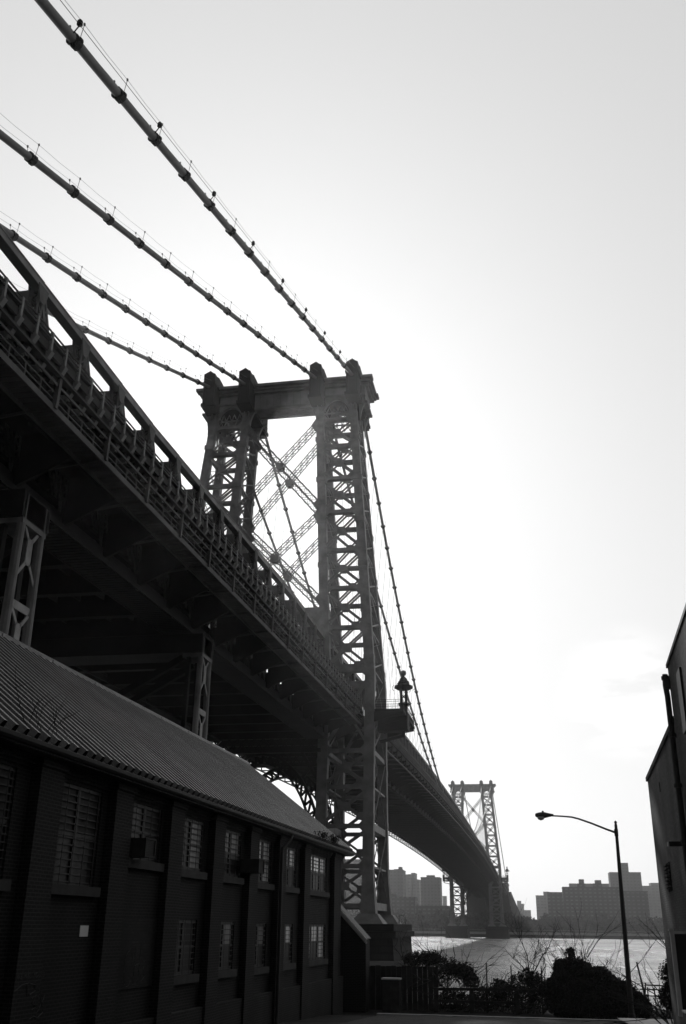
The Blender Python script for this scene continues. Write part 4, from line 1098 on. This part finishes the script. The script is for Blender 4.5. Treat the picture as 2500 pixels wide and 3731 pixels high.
# ------------------------------------------------------------------ street lamp
SLm = empty('street_lamp', (38.86, -86.6, 2.5)); tag(SLm, 'tall curved-arm street lamp with a cobra head over the end of the street', 'street lamp')
mb = MB(); mb.tube([(0, 0, 0), (0, 0, .35), (0, 0, .36), (.04, 0, 4), (.08, 0, 8.05), (.08, 0, 8.1)], [.16, .15, .115, .1, .065, .03], 12)
mb.tube([(.08, 0, 8.1), (.08, 0, 8.16), (.08, 0, 8.22)], [.06, .07, .02], 10)
mb.tube([(.07, 0, 7.55), (.07, 0, 7.85)], .09, 10)
mb.build('pole', M['pole'], SLm, smooth=False)
mb = MB(); mb.tube([(0, 0, 7.72), (-.35, .02, 7.85), (-1.0, .05, 8.12), (-1.55, .08, 8.32), (-1.85, .1, 8.4), (-2.25, .12, 8.44), (-2.75, .14, 8.47)], [.05, .045, .042, .04, .038, .035, .035], 8)
mb.build('arm', M['pole'], SLm)
hd = empty('tmp'); bpy.data.objects.remove(hd)
mb = MB(); c_ = Vector((-3.05, .15, 8.5))
prof = [(-.46, .03), (-.42, .09), (-.25, .13), (-.05, .14), (.12, .1), (.3, .06), (.38, .05)]
mb.tube([(c_.x + a, .15, 8.5) for a, _ in prof], [r_ for _, r_ in prof], 12)
mb.bar((c_.x - .1, .15, 8.6), (c_.x - .1, .15, 8.69), .09)
hd = mb.build('lamp_head', M['pole'], SLm, smooth=True)
mb = MB(); mb.tube([(c_.x - .2, .15, 8.42), (c_.x - .2, .15, 8.36), (c_.x - .2, .15, 8.3), (c_.x - .2, .15, 8.27)], [.17, .16, .11, .03], 12); mb.build('lens', M['lens'], hd, smooth=True)

# ------------------------------------------------------------------ street end: guard rail, fence, cabinet, plants
GR = empty('guard_fence', (32, -84, 2.5)); tag(GR, 'overgrown two-rail barrier across the end of the street', 'fence')
mb = MB(); mb.bar((-1.75, 0, .98), (1.95, 0, 1.04), .1, .12); mb.bar((1.95, 0, 1.02), (6.4, 0, .96), .1, .1); mb.build('rail', M['wood'], GR)
mb = MB(); mb.bar((-1.9, 0, .49), (2.0, 0, .47), .1, .11); mb.bar((2.0, 0, .46), (6.4, 0, .42), .06, .05); mb.build('rail', M['wood'], GR)
for x in (-1.7, -.05, 2.02, 4.1, 6.2):
    mb = MB(); mb.box(x - .1, x + .1, -.08, .08, -.2, 1.05); mb.build('post', M['wood'], GR)
for i, (x, z1, lean, lb) in enumerate(((32.63, 4.62, .06, 'thin stake rising behind the barrier left of the bare tree'), (33.81, 4.54, 0, 'second thin stake behind the barrier, wrapped in leaves'), (35.15, 4.56, .05, 'third thin stake at the left edge of the big bush'))):
    mb = MB(); mb.bar((x, -83.8, 2.4), (x + lean, -83.8, z1), .07, .07, w2=.05, h2=.05); tag(mb.build('stake', M['wood']), lb, 'stake', 'stakes behind the barrier')
mb = MB(); mb.bar((39.95, -83, 2.5), (39.58, -83, 4.76), .12, .1, w2=.07, h2=.07); tag(mb.build('leaning_post', M['wood']), 'leaning broken post between the street lamp and the small fence', 'post')
mb = MB(); mb.bar((39.75, -82.9, 2.9), (39.9, -82.9, 3.9), .06, .06); tag(mb.build('stake', M['wood']), 'short stake tight beside the leaning broken post', 'stake')
RF = empty('pipe_fence', (40.3, -83, 2.5)); tag(RF, 'low pipe fence of thin rails at the water beside the painted building', 'fence')
mb = MB()
for z in (.85, 1.12): mb.bar((-.7, 0, z), (2.5, 0, z), .045)
mb.bar((-.4, .1, 1.3), (2.5, .1, 1.22), .06); mb.build('rail', M['pole'], RF)
for x in (-.35, -.05, .4, 1.0, 1.7):
    mb = MB(); mb.bar((x, 0, -.3), (x, 0, 1.2), .05); mb.build('post', M['pole'], RF)
# solid hoarding with the cabinet in front
HB = empty('hoarding', (28.6, -83.6, 2.4)); tag(HB, 'dark solid board fence between the brick works and the river', 'fence')
mb = MB()
for k in range(14): mb.box(-1.7 + k * .25, -1.7 + k * .25 + .24, -.02 - .01 * (k % 2), .03 - .01 * (k % 2), 0, 2.0 + .015 * (k % 3))
mb.box(1.66, 1.78, -.08, .08, 0, 2.1); mb.build('boards', M['wood'], HB)
CB = empty('utility_cabinet', (28.26, -84.3, 2.4)); tag(CB, 'rusty metal utility cabinet with a bright sunlit top at the street end', 'cabinet')
mb = MB(); mb.box(-.4, .4, -.3, .3, 0, 1.46); mb.box(-.02, .02, -.315, -.3, .1, 1.35); mb.build('body', M['box'], CB)
mb = MB(); mb.box(-.44, .44, -.34, .34, 1.461, 1.53); mb.build('lid', M['white'], CB)  # pale lid colour paints in the sun on the top
# bushes
def bush(name, blobs, label, leaf=.045, density=900, m_='leaf', seed=1, cat='bush', stems=True):
    rb = random.Random(seed); r_ = empty(name, (blobs[0][0], blobs[0][1], 2.5)); tag(r_, label, cat)
    o0 = Vector((blobs[0][0], blobs[0][1], 2.5)); mb = MB(); st_ = MB()
    for (x_, y_, z_, rx, ry, rz_) in blobs:
        leaf_clump(mb, Vector((x_, y_, z_)) - o0, (rx, ry, rz_), int(density * rx * rz_ * 4), leaf, rnd=rb)
        for _ in range(int(16 * rx * 2)):                                     # ragged sprays beyond the outline
            t_ = rb.uniform(0, 2 * math.pi); c2 = Vector((x_ + rx * .95 * math.cos(t_), y_, z_ + rz_ * .95 * abs(math.sin(t_)))) - o0
            leaf_clump(mb, c2, (.16, .16, .16), 14, leaf * .9, rnd=rb)
        if stems:
            for _ in range(5): twig(st_, Vector((x_ + rb.gauss(0, .1), y_, 2.4)) - o0, (rb.gauss(0, .5), rb.gauss(0, .3), 1), max(.4, z_ - 2.2), .03, 2, rb)
    mb.build('foliage', M[m_], r_)
    if st_.v: st_.build('stem', M['bark'], r_)
    return r_
bush('bush', [(36.7, -84.3, 3.7, 1.1, .9, 1.25), (37.7, -84.3, 3.5, 1.0, .9, 1.1), (38.6, -84.2, 3.2, .9, .8, .85), (35.9, -84.2, 3.4, .7, .7, .85), (36.2, -84.3, 4.3, .5, .5, .6), (36.6, -84.3, 5.1, .16, .16, .3), (39.3, -84.1, 2.9, .7, .6, .6), (37.2, -84.6, 2.9, 1.9, .8, .6)], 'big rounded dark bush at the foot of the street lamp', .055, 2600, seed=21)
bush('bush', [(39.95, -94.2, 4.6, .52, .4, .55), (39.8, -94.2, 3.9, .5, .4, .4), (40.0, -94.2, 5.0, .3, .3, .25)], 'smaller dark bush against the painted brick building', .045, 2200, seed=22)
bush('bramble', [(29.2, -83.2, 4.7, .55, .3, .3), (30.0, -83.0, 4.75, .5, .3, .28), (30.9, -83.0, 4.3, .5, .3, .3), (31.5, -83, 4.2, .55, .3, .35), (31.9, -83, 3.8, .4, .3, .4)], 'tangle of brambles arching over the board fence', .045, 1500, seed=23, cat='brambles', stems=False)
bush('bramble', [(31.0, -83.7, 3.2, .5, .3, .25), (32.6, -83.6, 3.2, .7, .3, .4), (33.4, -83.6, 3.5, .5, .3, .35), (34.3, -83.6, 3.7, .6, .3, .5), (35.0, -83.7, 3.6, .5, .3, .5), (33.9, -83.5, 2.8, 1.9, .3, .3), (31.2, -83.5, 2.6, 1.2, .3, .25)], 'leafy creepers grown through the two-rail barrier', .045, 750, seed=24, cat='creepers', stems=False)
bush('bramble', [(29.6, -82.6, 4.55, .9, .3, .42), (30.6, -82.6, 4.35, .8, .3, .42), (31.5, -82.6, 4.0, .6, .3, .4), (30.4, -82.6, 3.75, .5, .3, .3)], 'dark hanging mass of brambles right behind the arching tangle', .05, 480, seed=27, cat='brambles', stems=True)
bush('undergrowth', [(31.2, -83.2, 2.9, .9, .3, .35), (32.6, -83.2, 2.95, .9, .3, .4), (34.0, -83.2, 3.1, .9, .3, .5), (35.2, -83.2, 3.3, .7, .3, .6), (33.2, -83.0, 3.5, .35, .3, .35), (34.6, -83.0, 3.95, .5, .3, .35)], 'ragged undergrowth heaped behind the lower rail of the barrier', .06, 420, seed=28, cat='undergrowth')
bush('weeds', [(40.6, -84.5, 2.8, 1.0, .4, .35), (40.9, -83.5, 3.3, .5, .3, .5)], 'low weeds around the pipe fence beside the painted building', .04, 500, seed=26, cat='weeds', stems=False)
# bare trees
rb = random.Random(9)
BT = empty('bare_tree', (34.7, -82.5, 2.5)); tag(BT, 'leafless forked sapling standing out against the bright water', 'tree')
mb = MB(); mb.tube([(.0, 0, -.5), (-.02, 0, .8), (0, 0, 1.55)], [.1, .08, .07], 8); mb.build('trunk', M['bark'], BT)
mb = MB()
for pth, r_ in (([(0, 0, 1.5), (-.1, 0, 2.0), (-.12, 0, 2.4), (-.3, 0, 2.9), (-.45, 0, 3.2)], .035), ([(0, 0, 1.5), (-.25, 0, 1.75), (-.35, 0, 1.95), (-.8, 0, 2.3), (-1.2, 0, 2.75)], .028), ([(0, 0, 1.5), (.15, 0, 1.9), (.2, 0, 2.3), (.35, 0, 2.5), (.5, 0, 2.6)], .03), ([(0, 0, 1.5), (.3, 0, 1.95), (.55, 0, 2.4), (.85, 0, 2.7), (1.1, 0, 3.2)], .036)):
    mb.tube(pth, r_, 6, r_ * .4)
    for k in range(7):
        i = rb.choice((1, 2, 3, 4)); twig(mb, pth[i], (rb.gauss(0, .7), rb.gauss(0, .4), rb.uniform(.4, 1)), rb.uniform(.5, 1.0), .012, 2, rb, .4)
mb.build('branches', M['bark'], BT)
for (x_, z_, n, lb, sd, w_) in ((33.0, 3.2, 3, 'small leafless shoots between the two thin stakes', 31, .7), (36.3, 4.6, 4, 'long bare shoots rising from the top left of the big bush', 32, 1.0), (37.9, 4.2, 9, 'fine arching leafless sprays behind the right shoulder of the big bush', 33, .75), (36.9, 4.9, 4, 'feathery bare sprays above the middle of the big bush', 34, .9)):
    rs = random.Random(sd); mb = MB()
    for k in range(n): twig(mb, (x_ + rs.gauss(0, .3), -83, z_ - .6), (rs.gauss(.15, .5), rs.gauss(0, .2), 1), rs.uniform(.8, 1.2) * w_, .016, 3, rs, .45, .2)
    tag(mb.build('bare_shrub', M['bark']), lb, 'shrub')

# ------------------------------------------------------------------ river haze
mb = MB(); mb.box(-1230, 1530, -630, 2230, -4.2, 94)
hz = mb.build('haze', None) if False else None
me = bpy.data.meshes.new('haze'); me.from_pydata(mb.v, [], mb.f); hm = bpy.data.materials.new('haze'); hm.use_nodes = True
t = hm.node_tree; t.nodes.clear(); o_ = t.nodes.new('ShaderNodeOutputMaterial'); pv = t.nodes.new('ShaderNodeVolumePrincipled')
pv.inputs['Color'].default_value = (.95, .95, .95, 1); pv.inputs['Density'].default_value = .00017; pv.inputs['Anisotropy'].default_value = .8
t.links.new(pv.outputs[0], o_.inputs['Volume']); me.materials.append(hm)
hz = bpy.data.objects.new('haze', me); COL.objects.link(hz); tag(hz, 'thin pale river haze', 'haze', kind='stuff')
